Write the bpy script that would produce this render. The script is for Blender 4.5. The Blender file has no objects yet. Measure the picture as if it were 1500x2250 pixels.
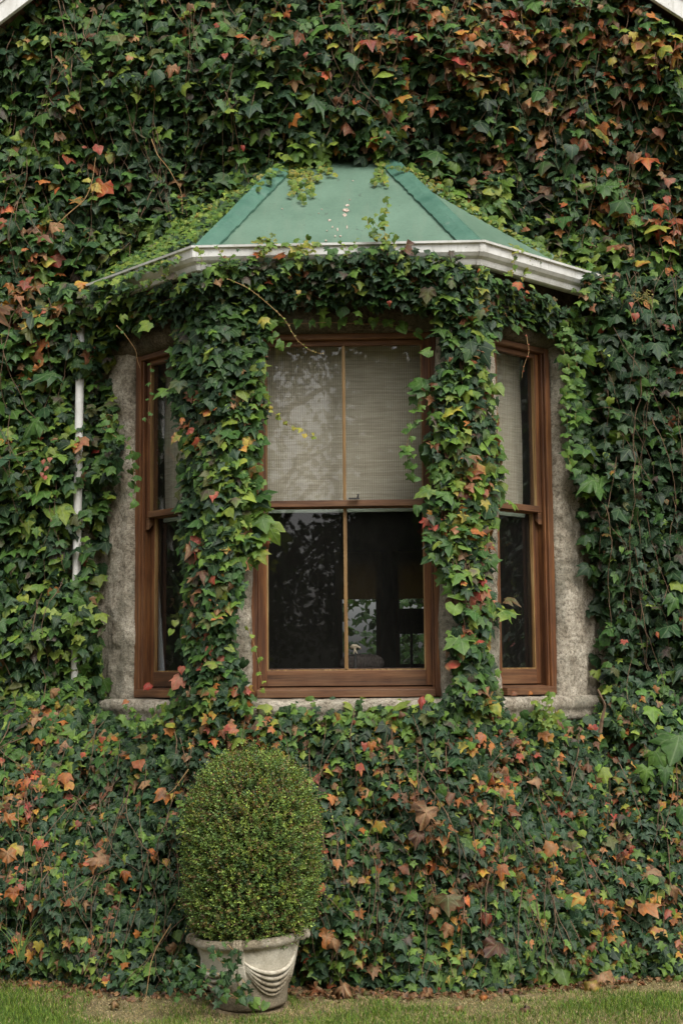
import bpy, math, random
import numpy as np
from mathutils import Vector, Matrix
R = math.radians
rng = np.random.default_rng(7)
random.seed(7)
sc = bpy.context.scene
COL = sc.collection

# ------------------------------------------------------------------ camera
CAM = np.array([0.27, 0.0, 1.62]); YAW = R(2.0); PITCH = R(6.39); ROLL = R(-0.5); F = 3125.0
cd = bpy.data.cameras.new('camera'); cam = bpy.data.objects.new('camera', cd); COL.objects.link(cam)
cd.sensor_fit = 'VERTICAL'; cd.sensor_height = 36; cd.lens = 50; cd.clip_end = 500
MC = Matrix.Rotation(YAW, 4, 'Z') @ Matrix.Rotation(R(90) + PITCH, 4, 'X') @ Matrix.Rotation(ROLL, 4, 'Z')
cam.matrix_world = Matrix.Translation(CAM) @ MC
sc.camera = cam
RC = np.array(MC.to_3x3())            # columns: camera axes in the world

# ------------------------------------------------------------------ light (overcast)
SUN_EL, SUN_AZ = R(50), R(152)        # azimuth clockwise from +Y: behind and to the right of the camera
w = bpy.data.worlds.new('World'); sc.world = w; w.use_nodes = True
nt = w.node_tree; bg = nt.nodes['Background']
sky = nt.nodes.new('ShaderNodeTexSky'); sky.sky_type = 'NISHITA'; sky.sun_disc = False
sky.sun_elevation = SUN_EL; sky.sun_rotation = SUN_AZ; sky.dust_density = 6; sky.air_density = 1.0; sky.ozone_density = 1.0
hs = nt.nodes.new('ShaderNodeHueSaturation'); hs.inputs['Saturation'].default_value = 0.22
nt.links.new(sky.outputs[0], hs.inputs['Color']); nt.links.new(hs.outputs[0], bg.inputs['Color'])
bg.inputs['Strength'].default_value = 0.15
sl = bpy.data.lights.new('sun', 'SUN'); sl.energy = 0.75; sl.angle = R(25); sl.color = (1, .94, .84)
so = bpy.data.objects.new('sun', sl); COL.objects.link(so)
sd = Vector((math.sin(SUN_AZ) * math.cos(SUN_EL), math.cos(SUN_AZ) * math.cos(SUN_EL), math.sin(SUN_EL)))
so.rotation_euler = sd.to_track_quat('Z', 'Y').to_euler()
sc.view_settings.view_transform = 'Standard'; sc.view_settings.look = 'None'
sc.view_settings.exposure = 0.64; sc.view_settings.gamma = 1
sc.cycles.max_bounces = 8; sc.cycles.transparent_max_bounces = 12; sc.cycles.diffuse_bounces = 3

# ------------------------------------------------------------------ helpers
def project(P):
    q = (P - CAM) @ RC
    d = -q[:, 2]
    return np.stack([750 + F * q[:, 0] / d, 1125 - F * q[:, 1] / d], 1)
def unproj(u, v, Y):
    d = RC @ np.array([(u - 750) / F, (1125 - v) / F, -1.0])
    return CAM + d * (Y - CAM[1]) / d[1]
def inpoly(uv, poly):
    poly = np.asarray(poly, float); x, y = uv[:, 0], uv[:, 1]
    ins = np.zeros(len(uv), bool); j = len(poly) - 1
    for i in range(len(poly)):
        xi, yi = poly[i]; xj, yj = poly[j]
        c = ((yi > y) != (yj > y)) & (x < (xj - xi) * (y - yi) / (yj - yi + 1e-9) + xi)
        ins ^= c; j = i
    return ins
def _h(ix, iy, iz):
    n = (ix.astype(np.int64) * 374761393 + iy.astype(np.int64) * 668265263 + iz.astype(np.int64) * 2147483647) & 0xffffffff
    n = ((n ^ (n >> 13)) * 1274126177) & 0xffffffff
    return ((n ^ (n >> 16)) & 0xffff) / 65535.0
def vnoise(x, y, z=None):
    x = np.asarray(x, float); y = np.asarray(y, float); z = np.zeros_like(x) if z is None else np.asarray(z, float)
    x, y, z = np.broadcast_arrays(x, y, z)
    ix, iy, iz = np.floor(x), np.floor(y), np.floor(z); fx, fy, fz = x - ix, y - iy, z - iz
    fx, fy, fz = [f * f * (3 - 2 * f) for f in (fx, fy, fz)]; r = 0
    for a in (0, 1):
        for b in (0, 1):
            for c in (0, 1):
                r = r + _h(ix + a, iy + b, iz + c) * (fx if a else 1 - fx) * (fy if b else 1 - fy) * (fz if c else 1 - fz)
    return r * 2 - 1
def fbm(x, y, z=None, o=4):
    z = np.zeros_like(np.asarray(x, float)) if z is None else np.asarray(z, float)
    r, a = 0, 1.0
    for k in range(o):
        r = r + a * vnoise(np.asarray(x) * 2**k + 13 * k, np.asarray(y) * 2**k + 7 * k, z * 2**k); a *= .5
    return r
def link(name, me, mat=None, parent=None):
    o = bpy.data.objects.new(name, me); COL.objects.link(o)
    if mat: me.materials.append(mat)
    if parent: o.parent = parent
    return o
def tag(o, label=None, cat=None, group=None, kind=None):
    if label: o['label'] = label
    if cat: o['category'] = cat
    if group: o['group'] = group
    if kind: o['kind'] = kind
    return o
def empty(name, loc=(0, 0, 0)):
    o = bpy.data.objects.new(name, None); COL.objects.link(o); o.location = loc; o.empty_display_size = .1
    return o
class MB:
    def __init__(s): s.v = []; s.f = []; s.mi = []; s.cur = 0
    def poly(s, vs, fs):
        b = len(s.v); s.v += [tuple(float(c) for c in p) for p in vs]; s.f += [tuple(b + i for i in f) for f in fs]; s.mi += [s.cur] * len(fs); return s
    def box8(s, c):      # 8 corners: bottom 4 (loop) + top 4 (loop)
        return s.poly(c, [(0, 3, 2, 1), (4, 5, 6, 7), (0, 1, 5, 4), (1, 2, 6, 5), (2, 3, 7, 6), (3, 0, 4, 7)])
    def box(s, x0, x1, y0, y1, z0, z1):
        return s.box8([(x0, y0, z0), (x1, y0, z0), (x1, y1, z0), (x0, y1, z0), (x0, y0, z1), (x1, y0, z1), (x1, y1, z1), (x0, y1, z1)])
    def prism(s, pts, z0, z1):
        n = len(pts); v = [(p[0], p[1], z0) for p in pts] + [(p[0], p[1], z1) for p in pts]
        f = [tuple(range(n))[::-1], tuple(range(n, 2 * n))] + [(i, (i + 1) % n, n + (i + 1) % n, n + i) for i in range(n)]
        return s.poly(v, f)
    def tube(s, pts, r, n=6, cap=True):
        pts = [np.array(p, float) for p in pts]; m = len(pts); rr = r if hasattr(r, '__len__') else [r] * m
        vs = []; up = np.array([.13, .3, .94])
        for i, p in enumerate(pts):
            t = pts[min(i + 1, m - 1)] - pts[max(i - 1, 0)]; t = t / (np.linalg.norm(t) + 1e-9)
            a = np.cross(t, up if abs(t @ up) < .95 else np.array([1, 0, 0.])); a /= np.linalg.norm(a); b = np.cross(t, a)
            for k in range(n):
                th = 2 * math.pi * k / n; vs.append(p + rr[i] * (math.cos(th) * a + math.sin(th) * b))
        fs = [(i * n + k, i * n + (k + 1) % n, (i + 1) * n + (k + 1) % n, (i + 1) * n + k) for i in range(m - 1) for k in range(n)]
        if cap: fs += [tuple(range(n))[::-1], tuple(range((m - 1) * n, m * n))]
        return s.poly(vs, fs)
    def build(s, name, mat, parent=None, bevel=0, smooth=False):
        me = bpy.data.meshes.new(name); me.from_pydata(s.v, [], s.f); me.polygons.foreach_set('material_index', s.mi); mats = mat if isinstance(mat, (list, tuple)) else [mat]; mat = None
        for m_ in mats: me.materials.append(m_)
        import bmesh
        bm = bmesh.new(); bm.from_mesh(me); bmesh.ops.recalc_face_normals(bm, faces=bm.faces); bm.to_mesh(me); bm.free()
        if smooth:
            for p in me.polygons: p.use_smooth = True
        o = link(name, me, mat, parent)
        if bevel:
            m = o.modifiers.new('bevel', 'BEVEL'); m.width = bevel; m.segments = 2; m.limit_method = 'ANGLE'; m.angle_limit = R(35)
        return o
def grid_mesh(name, P, mat, parent=None, smooth=True):   # P: (r, c, 3)
    r, c = P.shape[:2]; me = bpy.data.meshes.new(name)
    i = np.arange(r * c).reshape(r, c)
    q = np.stack([i[:-1, :-1], i[:-1, 1:], i[1:, 1:], i[1:, :-1]], -1).reshape(-1, 4)
    me.from_pydata(P.reshape(-1, 3).tolist(), [], q.tolist())
    if smooth: me.polygons.foreach_set('use_smooth', [True] * len(me.polygons))
    return link(name, me, mat, parent)

# ------------------------------------------------------------------ materials
class N:
    def __init__(s, name):
        s.m = bpy.data.materials.new(name); s.m.use_nodes = True; s.t = s.m.node_tree
        s.b = s.t.nodes['Principled BSDF']; s.out = s.t.nodes['Material Output']
    def n(s, ty, **k):
        x = s.t.nodes.new('ShaderNode' + ty)
        for a, v in k.items():
            if a.startswith('i_'):
                x.inputs[a[2:].replace('_', ' ')].default_value = v
            else: setattr(x, a, v)
        return x
    def l(s, a, b): s.t.links.new(a, b)
    def noise(s, scale, detail=4, vec=None, rough=.55, dist=0):
        x = s.n('TexNoise'); x.inputs['Scale'].default_value = scale; x.inputs['Detail'].default_value = detail
        x.inputs['Roughness'].default_value = rough; x.inputs['Distortion'].default_value = dist
        if vec: s.l(vec, x.inputs['Vector'])
        return x.outputs['Fac']
    def ramp(s, fac, stops):
        x = s.n('ValToRGB'); e = x.color_ramp.elements
        e[0].position, e[0].color = stops[0][0], (*stops[0][1], 1); e[1].position, e[1].color = stops[-1][0], (*stops[-1][1], 1)
        for p, c in stops[1:-1]:
            k = e.new(p); k.color = (*c, 1)
        s.l(fac, x.inputs[0]); return x.outputs[0]
    def mix(s, fac, a, b, mode='MIX'):
        x = s.n('Mix'); x.data_type = 'RGBA'; x.blend_type = mode
        for sock, v in ((x.inputs[0], fac), (x.inputs[6], a), (x.inputs[7], b)):
            if hasattr(v, 'links') or hasattr(v, 'is_linked'): s.l(v, sock)
            elif hasattr(v, '__len__'): sock.default_value = (*v, 1)
            else: sock.default_value = v
        return x.outputs[2]
    def math(s, op, a, b=None, c=None):
        x = s.n('Math'); x.operation = op
        for i, v in enumerate((a, b, c)):
            if v is None: continue
            if hasattr(v, 'is_linked'): s.l(v, x.inputs[i])
            else: x.inputs[i].default_value = v
        return x.outputs[0]
    def obj(s, scale=(1, 1, 1), rot=(0, 0, 0)):
        tc = s.n('TexCoord'); mp = s.n('Mapping'); mp.inputs['Scale'].default_value = scale; mp.inputs['Rotation'].default_value = rot
        s.l(tc.outputs['Object'], mp.inputs[0]); return mp.outputs[0]
    def bump(s, h, strength=.5, dist=.01):
        x = s.n('Bump'); x.inputs['Strength'].default_value = strength; x.inputs['Distance'].default_value = dist
        s.l(h, x.inputs['Height']); s.l(x.outputs[0], s.b.inputs['Normal']); return x.outputs[0]
    def done(s, col=None, rough=.6, spec=.5):
        if col is not None:
            if hasattr(col, 'is_linked'): s.l(col, s.b.inputs['Base Color'])
            else: s.b.inputs['Base Color'].default_value = (*col, 1)
        if hasattr(rough, 'is_linked'): s.l(rough, s.b.inputs['Roughness'])
        else: s.b.inputs['Roughness'].default_value = rough
        s.b.inputs['Specular IOR Level'].default_value = spec
        return s.m
def mat_leaf(name, rough=.5, trans=.24, vein=.75, spec=.28):
    a = N(name); at = a.n('Attribute'); at.attribute_name = 'Col'
    uv = a.n('UVMap'); uv.uv_map = 'UVMap'; sp = a.n('SeparateXYZ'); a.l(uv.outputs[0], sp.inputs[0])
    x = a.math('ABSOLUTE', sp.outputs[0]); y = sp.outputs[1]
    def line(ax, ay, wd):      # distance to the ray from the leaf base in direction (ax, ay)
        d = a.math('ABSOLUTE', a.math('SUBTRACT', a.math('MULTIPLY', x, ay), a.math('MULTIPLY', y, ax)))
        return a.math('SUBTRACT', 1.0, a.math('SMOOTH_MIN', a.math('DIVIDE', d, wd), 1.0, .1))
    v = a.math('MAXIMUM', line(0, -1, .035), a.math('MAXIMUM', line(.72, -.69, .028), line(.99, -.05, .024)))
    v = a.math('MAXIMUM', v, 0.0)
    n1 = a.noise(60, 3, a.obj()); n2 = a.noise(14, 2, a.obj())
    c = a.mix(.5, at.outputs['Color'], a.ramp(n1, [(.3, (.55, .55, .55)), (.7, (1.4, 1.35, 1.3))]), 'MULTIPLY')
    c = a.mix(.35, c, a.ramp(n2, [(.35, (.6, .62, .6)), (.65, (1.35, 1.3, 1.2))]), 'MULTIPLY')
    lt = a.mix(.5, c, (.22, .28, .14))
    c = a.mix(a.math('MULTIPLY', v, vein), c, lt)
    a.bump(a.math('ADD', n1, a.math('MULTIPLY', v, -.6)), .35, .004)
    m = a.done(c, rough, spec)
    tr = a.n('BsdfTranslucent'); a.l(a.mix(1, c, (1.3, 1.25, .55), 'MULTIPLY'), tr.inputs[0])
    mx = a.n('MixShader'); mx.inputs[0].default_value = trans
    a.l(a.b.outputs[0], mx.inputs[1]); a.l(tr.outputs[0], mx.inputs[2]); a.l(mx.outputs[0], a.out.inputs['Surface'])
    return m
M = {}
M['leaf'] = mat_leaf('ivy_leaf')
M['leafsmall'] = mat_leaf('shrub_leaf', .5, .25, .2, .35)
M['grass'] = mat_leaf('grass_blade', .6, .3, 0, .25)
a = N('stem'); M['stem'] = a.done(a.ramp(a.noise(30, 3, a.obj()), [(.3, (.07, .045, .03)), (.7, (.2, .13, .08))]), .8, .2)
a = N('young_stem'); M['ystem'] = a.done(a.ramp(a.noise(30, 3, a.obj()), [(.3, (.25, .14, .06)), (.7, (.35, .24, .11))]), .7, .2)
# stone
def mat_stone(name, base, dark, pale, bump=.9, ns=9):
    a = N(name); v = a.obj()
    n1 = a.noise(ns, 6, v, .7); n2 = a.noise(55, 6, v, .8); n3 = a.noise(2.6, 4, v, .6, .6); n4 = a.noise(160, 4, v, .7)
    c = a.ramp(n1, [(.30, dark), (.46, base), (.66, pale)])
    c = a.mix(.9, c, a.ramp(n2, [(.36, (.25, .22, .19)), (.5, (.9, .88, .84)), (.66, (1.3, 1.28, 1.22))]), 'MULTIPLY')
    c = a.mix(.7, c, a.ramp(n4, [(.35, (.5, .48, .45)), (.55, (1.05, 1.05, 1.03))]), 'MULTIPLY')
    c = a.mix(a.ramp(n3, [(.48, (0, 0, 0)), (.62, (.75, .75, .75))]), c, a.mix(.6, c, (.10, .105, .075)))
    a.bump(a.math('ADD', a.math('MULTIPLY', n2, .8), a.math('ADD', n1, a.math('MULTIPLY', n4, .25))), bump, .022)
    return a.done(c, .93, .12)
M['stone'] = mat_stone('old_stone', (.44, .395, .325), (.23, .195, .15), (.66, .615, .53))
M['stonedark'] = mat_stone('weathered_stone', (.12, .10, .075), (.05, .04, .03), (.2, .17, .13))
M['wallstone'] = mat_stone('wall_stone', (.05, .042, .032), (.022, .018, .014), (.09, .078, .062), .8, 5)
# wood
def mat_wood(name, c0, c1, c2, vert=True):
    a = N(name); sc_ = (34, 34, 1.6) if vert else (1.6, 1.6, 34)
    n1 = a.noise(1, 5, a.obj(sc_), .6, .3); n2 = a.noise(3.5, 4, a.obj((1, 1, .5 if vert else 1)), .6)
    n3 = a.noise(1, 3, a.obj(tuple(q * 4 for q in sc_)), .7)
    c = a.ramp(a.math('ADD', a.math('MULTIPLY', n1, .6), a.math('MULTIPLY', n2, .4)), [(.33, c0), (.5, c1), (.68, c2)])
    c = a.mix(a.ramp(n2, [(.45, (0, 0, 0)), (.7, (.75, .75, .75))]), c, a.mix(.6, c, (.085, .06, .035)))
    c = a.mix(.6, c, a.ramp(n3, [(.3, (.55, .5, .45)), (.6, (1.1, 1.1, 1.1))]), 'MULTIPLY')
    a.bump(a.math('ADD', n1, a.math('MULTIPLY', n3, .5)), .5, .004)
    return a.done(c, .55, .35)
M['wood'] = mat_wood('varnished_wood', (.035, .015, .008), (.12, .047, .018), (.31, .125, .036))
M['woodh'] = mat_wood('varnished_rail', (.04, .02, .011), (.13, .059, .027), (.25, .122, .052), False)
M['woodold'] = mat_wood('weathered_wood', (.08, .04, .016), (.24, .14, .05), (.48, .33, .15))
M['woodgrey'] = mat_wood('greyed_wood', (.045, .03, .02), (.11, .07, .045), (.2, .14, .09), False)
# metals and paint
a = N('green_roof_paint'); v = a.obj(); n1 = a.noise(3, 6, v, .65); n2 = a.noise(60, 4, v); n3 = a.noise(22, 3, v, .5, 1)
c = a.ramp(n1, [(.3, (.088, .155, .108)), (.7, (.13, .215, .155))])
c = a.mix(.3, c, a.ramp(n2, [(.3, (.7, .7, .7)), (.7, (1.15, 1.15, 1.15))]), 'MULTIPLY')
c = a.mix(a.ramp(n3, [(.66, (0, 0, 0)), (.72, (.7, .7, .7))]), c, (.07, .1, .07))
n5 = a.noise(1, 5, a.obj((14, 1.6, 1.6)), .7); c = a.mix(a.ramp(n5, [(.5, (0, 0, 0)), (.75, (.5, .5, .5))]), c, (.17, .22, .16))
n6 = a.noise(150, 2, v); c = a.mix(a.ramp(n6, [(.70, (0, 0, 0)), (.74, (.9, .9, .9))]), c, (.05, .05, .035))
a.bump(a.math('ADD', n1, a.math('MULTIPLY', n2, .1)), .3, .01); M['roof'] = a.done(c, .5, .4)
a = N('green_ridge_paint'); v = a.obj(); n1 = a.noise(7, 6, v, .65); n3 = a.noise(24, 4, v, .6, .8)
c = a.ramp(n1, [(.3, (.045, .12, .085)), (.7, (.08, .175, .125))]); c = a.mix(a.ramp(n3, [(.62, (0, 0, 0)), (.72, (.7, .7, .7))]), c, (.15, .2, .16))
a.bump(n1, .5, .02); M['ridge'] = a.done(c, .42, .45)
a = N('white_gutter_paint'); v = a.obj(); n1 = a.noise(5, 6, v, .7); n2 = a.noise(1, 6, a.obj((26, 26, 3)), .75); n4 = a.noise(120, 3, v)
c = a.ramp(n1, [(.3, (.46, .45, .41)), (.6, (.68, .68, .65))]); c = a.mix(a.ramp(n2, [(.55, (0, 0, 0)), (.75, (.85, .85, .85))]), c, (.27, .27, .21))
c = a.mix(a.ramp(n4, [(.66, (0, 0, 0)), (.72, (.7, .7, .7))]), c, (.1, .09, .06))
a.bump(n2, .2, .003); M['white'] = a.done(c, .55, .35)
# glass
a = N('window_glass'); g = a.n('BsdfGlossy'); g.inputs['Roughness'].default_value = .015; t = a.n('BsdfTransparent'); t.inputs[0].default_value = (.98, .99, .985, 1)
fr = a.n('Fresnel'); fr.inputs['IOR'].default_value = 1.52; bp = a.n('Bump'); bp.inputs['Strength'].default_value = .03; bp.inputs['Distance'].default_value = .02
a.l(a.noise(3.2, 2, a.obj((1, 1, .7))), bp.inputs['Height']); a.l(bp.outputs[0], g.inputs['Normal'])
ge = a.n('NewGeometry'); mx = a.n('MixShader'); a.l(a.math('MULTIPLY', a.math('MINIMUM', a.math('MULTIPLY', fr.outputs[0], 1.9), 1.0), a.math('SUBTRACT', 1.0, ge.outputs['Backfacing'])), mx.inputs[0]); a.l(t.outputs[0], mx.inputs[1]); a.l(g.outputs[0], mx.inputs[2])
du = a.n('BsdfDiffuse'); du.inputs[0].default_value = (.3, .29, .26, 1); m2 = a.n('MixShader')
a.l(a.math('MULTIPLY', a.noise(45, 5, a.obj((1, 1, .25)), .7), .022), m2.inputs[0]); a.l(mx.outputs[0], m2.inputs[1]); a.l(du.outputs[0], m2.inputs[2]); a.l(m2.outputs[0], a.out.inputs['Surface']); M['glass'] = a.m
# woven blind: warp cords and fine slats; UVs in metres
a = N('woven_blind'); uv = a.n('UVMap'); uv.uv_map = 'UVMap'; sp = a.n('SeparateXYZ'); a.l(uv.outputs[0], sp.inputs[0])
sx = a.math('SINE', a.math('MULTIPLY', sp.outputs[0], 2 * math.pi / .0125)); sy = a.math('SINE', a.math('MULTIPLY', sp.outputs[1], 2 * math.pi / .0072))
n1 = a.noise(1, 4, a.obj((6, 6, 130)), .6)
c = a.ramp(n1, [(.3, (.38, .335, .26)), (.7, (.62, .57, .46))])
c = a.mix(a.ramp(a.math('ADD', a.math('MULTIPLY', sx, .5), .5), [(.8, (0, 0, 0)), (.97, (.7, .7, .7))]), c, (.14, .115, .08))
c = a.mix(a.ramp(a.math('ADD', a.math('MULTIPLY', sy, .5), .5), [(.75, (0, 0, 0)), (.97, (.55, .55, .55))]), c, (.22, .19, .14))
M['blind'] = a.done(c, .9, .1)
tr = a.n('BsdfTranslucent'); a.l(c, tr.inputs[0]); mx = a.n('MixShader'); mx.inputs[0].default_value = .25
a.l(a.b.outputs[0], mx.inputs[1]); a.l(tr.outputs[0], mx.inputs[2]); a.l(mx.outputs[0], a.out.inputs['Surface'])
a = N('blind_hem'); M['hem'] = a.done((.2, .24, .19), .6)
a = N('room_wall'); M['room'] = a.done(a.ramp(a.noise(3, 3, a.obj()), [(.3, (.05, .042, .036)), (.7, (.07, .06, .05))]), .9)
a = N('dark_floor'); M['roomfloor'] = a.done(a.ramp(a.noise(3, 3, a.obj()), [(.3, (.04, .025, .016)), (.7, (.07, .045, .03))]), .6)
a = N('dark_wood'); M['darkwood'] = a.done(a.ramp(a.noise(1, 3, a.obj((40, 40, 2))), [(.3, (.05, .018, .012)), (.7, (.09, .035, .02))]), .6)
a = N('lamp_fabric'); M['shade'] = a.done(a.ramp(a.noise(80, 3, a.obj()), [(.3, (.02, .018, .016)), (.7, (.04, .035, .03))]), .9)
a = N('upholstery'); M['uph'] = a.done(a.ramp(a.noise(50, 3, a.obj((4, 1, 1))), [(.35, (.10, .075, .065)), (.65, (.22, .18, .16))]), .9)
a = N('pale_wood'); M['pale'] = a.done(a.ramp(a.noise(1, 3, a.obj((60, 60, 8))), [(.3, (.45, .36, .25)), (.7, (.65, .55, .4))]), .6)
a = N('curtain'); M['curtain'] = a.done(a.ramp(a.noise(20, 3, a.obj((5, 5, .4))), [(.3, (.4, .43, .45)), (.7, (.6, .63, .65))]), .8)
a = N('black_iron'); M['iron'] = a.done(a.ramp(a.noise(40, 3, a.obj()), [(.3, (.015, .015, .015)), (.7, (.04, .035, .03))]), .5)
a = N('olive_roller_blind'); tr = a.n('BsdfTranslucent'); n1 = a.noise(40, 3, a.obj()); a.l(a.ramp(n1, [(.3, (.42, .32, .15)), (.7, (.5, .39, .2))]), tr.inputs[0]); a.done((.3, .24, .12), .9, .1); mx = a.n('MixShader'); mx.inputs[0].default_value = .6; a.l(a.b.outputs[0], mx.inputs[1]); a.l(tr.outputs[0], mx.inputs[2]); a.l(mx.outputs[0], a.out.inputs['Surface']); M['olive'] = a.m
# pot
a = N('cast_stone_pot'); v = a.obj(); n1 = a.noise(7, 6, v, .7); n2 = a.noise(90, 4, v, .7); n3 = a.noise(4.5, 5, v, .65, .5)
sp = a.n('SeparateXYZ'); a.l(v, sp.inputs[0])
c = a.ramp(n1, [(.3, (.42, .38, .295)), (.65, (.62, .58, .48))])
moss = a.math('ADD', a.math('MULTIPLY', a.math('ABSOLUTE', a.math('SUBTRACT', sp.outputs[2], .25)), 3.6), a.math('MULTIPLY', n3, 1.1))
c = a.mix(a.ramp(moss, [(.72, (0, 0, 0)), (1.12, (.85, .85, .85))]), c, a.ramp(n2, [(.35, (.11, .085, .05)), (.65, (.25, .205, .135))]))
c = a.mix(.6, c, a.ramp(n2, [(.3, (.6, .58, .55)), (.6, (1.08, 1.07, 1.05))]), 'MULTIPLY')
a.bump(a.math('ADD', n1, a.math('MULTIPLY', n2, .6)), .5, .008); M['pot'] = a.done(c, .92, .15)
a = N('soil'); v = a.obj(); n1 = a.noise(35, 6, v, .75); a.bump(n1, .9, .02)
M['soil'] = a.done(a.ramp(n1, [(.3, (.03, .022, .015)), (.6, (.10, .07, .045)), (.75, (.2, .15, .09))]), .95, .1)
a = N('lawn_soil'); v = a.obj(); n1 = a.noise(45, 6, v, .75); n2 = a.noise(1.6, 4, v); a.bump(n1, .9, .015)
c = a.mix(a.ramp(n2, [(.42, (0, 0, 0)), (.6, (1, 1, 1))]), a.ramp(n1, [(.3, (.08, .06, .04)), (.5, (.22, .17, .10)), (.75, (.42, .33, .19))]), a.ramp(n1, [(.3, (.09, .085, .04)), (.7, (.22, .2, .09))]))
M['ground'] = a.done(c, .95, .1)
a = N('bark'); v = a.obj((8, 8, 1.5)); n1 = a.noise(3, 6, v, .7); a.bump(n1, 1, .03); M['bark'] = a.done(a.ramp(n1, [(.3, (.04, .03, .022)), (.7, (.14, .11, .08))]), .9, .15)
a = N('dropping'); M['drop'] = a.done(a.ramp(a.noise(90, 3, a.obj()), [(.35, (.26, .16, .11)), (.6, (.50, .45, .38))]), .8)
a = N('berry'); M['berry'] = a.done(a.ramp(a.noise(60, 2, a.obj()), [(.35, (.16, .15, .04)), (.65, (.38, .33, .11))]), .5)
a = N('pale_wall'); M['palewall'] = a.done(a.ramp(a.noise(4, 3, a.obj()), [(.3, (.5, .5, .5)), (.7, (.62, .62, .62))]), .8)

# ------------------------------------------------------------------ leaves
def shape(half, ctr):
    h = np.array(half, float)                   # from the base notch down to the tip, x >= 0
    o = np.concatenate([h, [[-x, y] for x, y in half[1:-1][::-1]]])
    return np.concatenate([[ctr], o])
SH = [shape([(0, 0), (.2, .17), (.52, .08), (.33, -.17), (.60, -.40), (.24, -.52), (0, -1)], (0, -.28)),                # lobed ivy
      shape([(0, 0), (.27, .19), (.56, .02), (.56, -.2), (.70, -.52), (.36, -.47), (.22, -.72), (0, -1.05)], (0, -.3)),   # three lobed creeper
      shape([(0, 0), (.26, .15), (.5, -.02), (.49, -.3), (.32, -.6), (.12, -.8), (0, -1)], (0, -.3)),                    # heart shaped
      shape([(0, 0), (.3, .2), (.5, .12), (.72, .1), (.55, -.08), (.6, -.25), (.78, -.48), (.5, -.44), (.38, -.5), (.3, -.72), (.16, -.85), (0, -1.12)], (0, -.27))]  # large toothed
def leaf_mesh(name, P, Nn, size, roll, sh, col, col2, mat=None, parent=None, fold=None, curl=None, mess=None, asp=None):
    n = len(P); P = np.asarray(P, float); Nn = Nn / np.linalg.norm(Nn, axis=1)[:, None]
    up = np.tile([0, 0, 1.], (n, 1)); up = up - Nn * (up * Nn).sum(1)[:, None]; bad = np.linalg.norm(up, axis=1) < .05; up[bad] = [0, 1, 0]
    up /= np.linalg.norm(up, axis=1)[:, None]; rt = np.cross(up, Nn)
    c, s = np.cos(roll)[:, None], np.sin(roll)[:, None]; up, rt = up * c + rt * s, rt * c - up * s
    fold = rng.uniform(.05, .5, n) if fold is None else np.broadcast_to(fold, n)
    curl = rng.normal(.22, .28, n) if curl is None else np.broadcast_to(curl, n)
    mess = np.full(n, .05) if mess is None else np.broadcast_to(mess, n)
    asp = rng.uniform(.85, 1.15, n) if asp is None else np.broadcast_to(asp, n)
    V, T, C, U = [], [], [], []; base = 0
    for k, S in enumerate(SH):
        i = np.where(sh == k)[0]
        if not len(i): continue
        m = len(S); x = S[None, :, 0] * asp[i, None]; y = np.repeat(S[None, :, 1], len(i), 0)
        x = x * np.where(S[None, :, 0] > 0, rng.uniform(.75, 1.15, (len(i), 1)), rng.uniform(.75, 1.15, (len(i), 1))); x = x + rng.normal(0, .045, x.shape); y = y + rng.normal(0, .045, y.shape)
        z = -fold[i, None] * np.abs(x) - curl[i, None] * (y + .2) ** 2 + rng.normal(0, 1, x.shape) * mess[i, None]
        z[:, 0] += .03
        v = P[i, None, :] + size[i, None, None] * (x[..., None] * rt[i, None, :] + y[..., None] * up[i, None, :] + z[..., None] * Nn[i, None, :])
        e = np.ones(m); e[0] = 0
        wv = np.clip(e[None, :] * rng.uniform(.1, 1.15, (len(i), m)), 0, 1)[..., None]
        cc = col[i, None, :] * (1 - wv) + col2[i, None, :] * wv
        tri = np.array([[0, a_, (a_ % (m - 1)) + 1] for a_ in range(1, m)])
        T.append((tri[None] + (base + np.arange(len(i)) * m)[:, None, None]).reshape(-1, 3))
        V.append(v.reshape(-1, 3)); C.append(cc.reshape(-1, 3)); U.append(np.broadcast_to(S[None], (len(i), m, 2)).reshape(-1, 2)); base += len(i) * m
    V = np.concatenate(V); T = np.concatenate(T); C = np.concatenate(C); U = np.concatenate(U)
    return tri_mesh(name, V, T, C, U, mat or M['leaf'], parent)
def tri_mesh(name, V, T, C, U, mat, parent=None, smooth=False):
    me = bpy.data.meshes.new(name); me.vertices.add(len(V)); me.vertices.foreach_set('co', V.astype(np.float32).ravel())
    me.loops.add(T.size); me.loops.foreach_set('vertex_index', T.astype(np.int32).ravel())
    me.polygons.add(len(T)); me.polygons.foreach_set('loop_start', np.arange(0, T.size, 3, dtype=np.int32))
    ca = me.color_attributes.new('Col', 'FLOAT_COLOR', 'POINT'); ca.data.foreach_set('color', np.concatenate([np.clip(C, 0, 1), np.ones((len(C), 1))], 1).astype(np.float32).ravel())
    ul = me.uv_layers.new(name='UVMap'); ul.data.foreach_set('uv', U[T.ravel()].astype(np.float32).ravel())
    me.update(calc_edges=True)
    if smooth: me.polygons.foreach_set('use_smooth', np.ones(len(T), bool))
    return link(name, me, mat, parent)
PAL = {k: np.array(v) for k, v in dict(
    deep=(.013, .034, .014), dark=(.021, .054, .019), blue=(.026, .060, .031), mid=(.036, .090, .021), green=(.058, .130, .024), bright=(.10, .185, .028),
    lime=(.18, .245, .038), yellow=(.36, .29, .045), orange=(.38, .135, .032), red=(.31, .045, .035), pink=(.33, .125, .08),
    brown=(.13, .062, .035), tan=(.30, .17, .085), rust=(.21, .07, .03), purple=(.085, .055, .05), olive=(.08, .088, .026)).items()}
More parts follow.
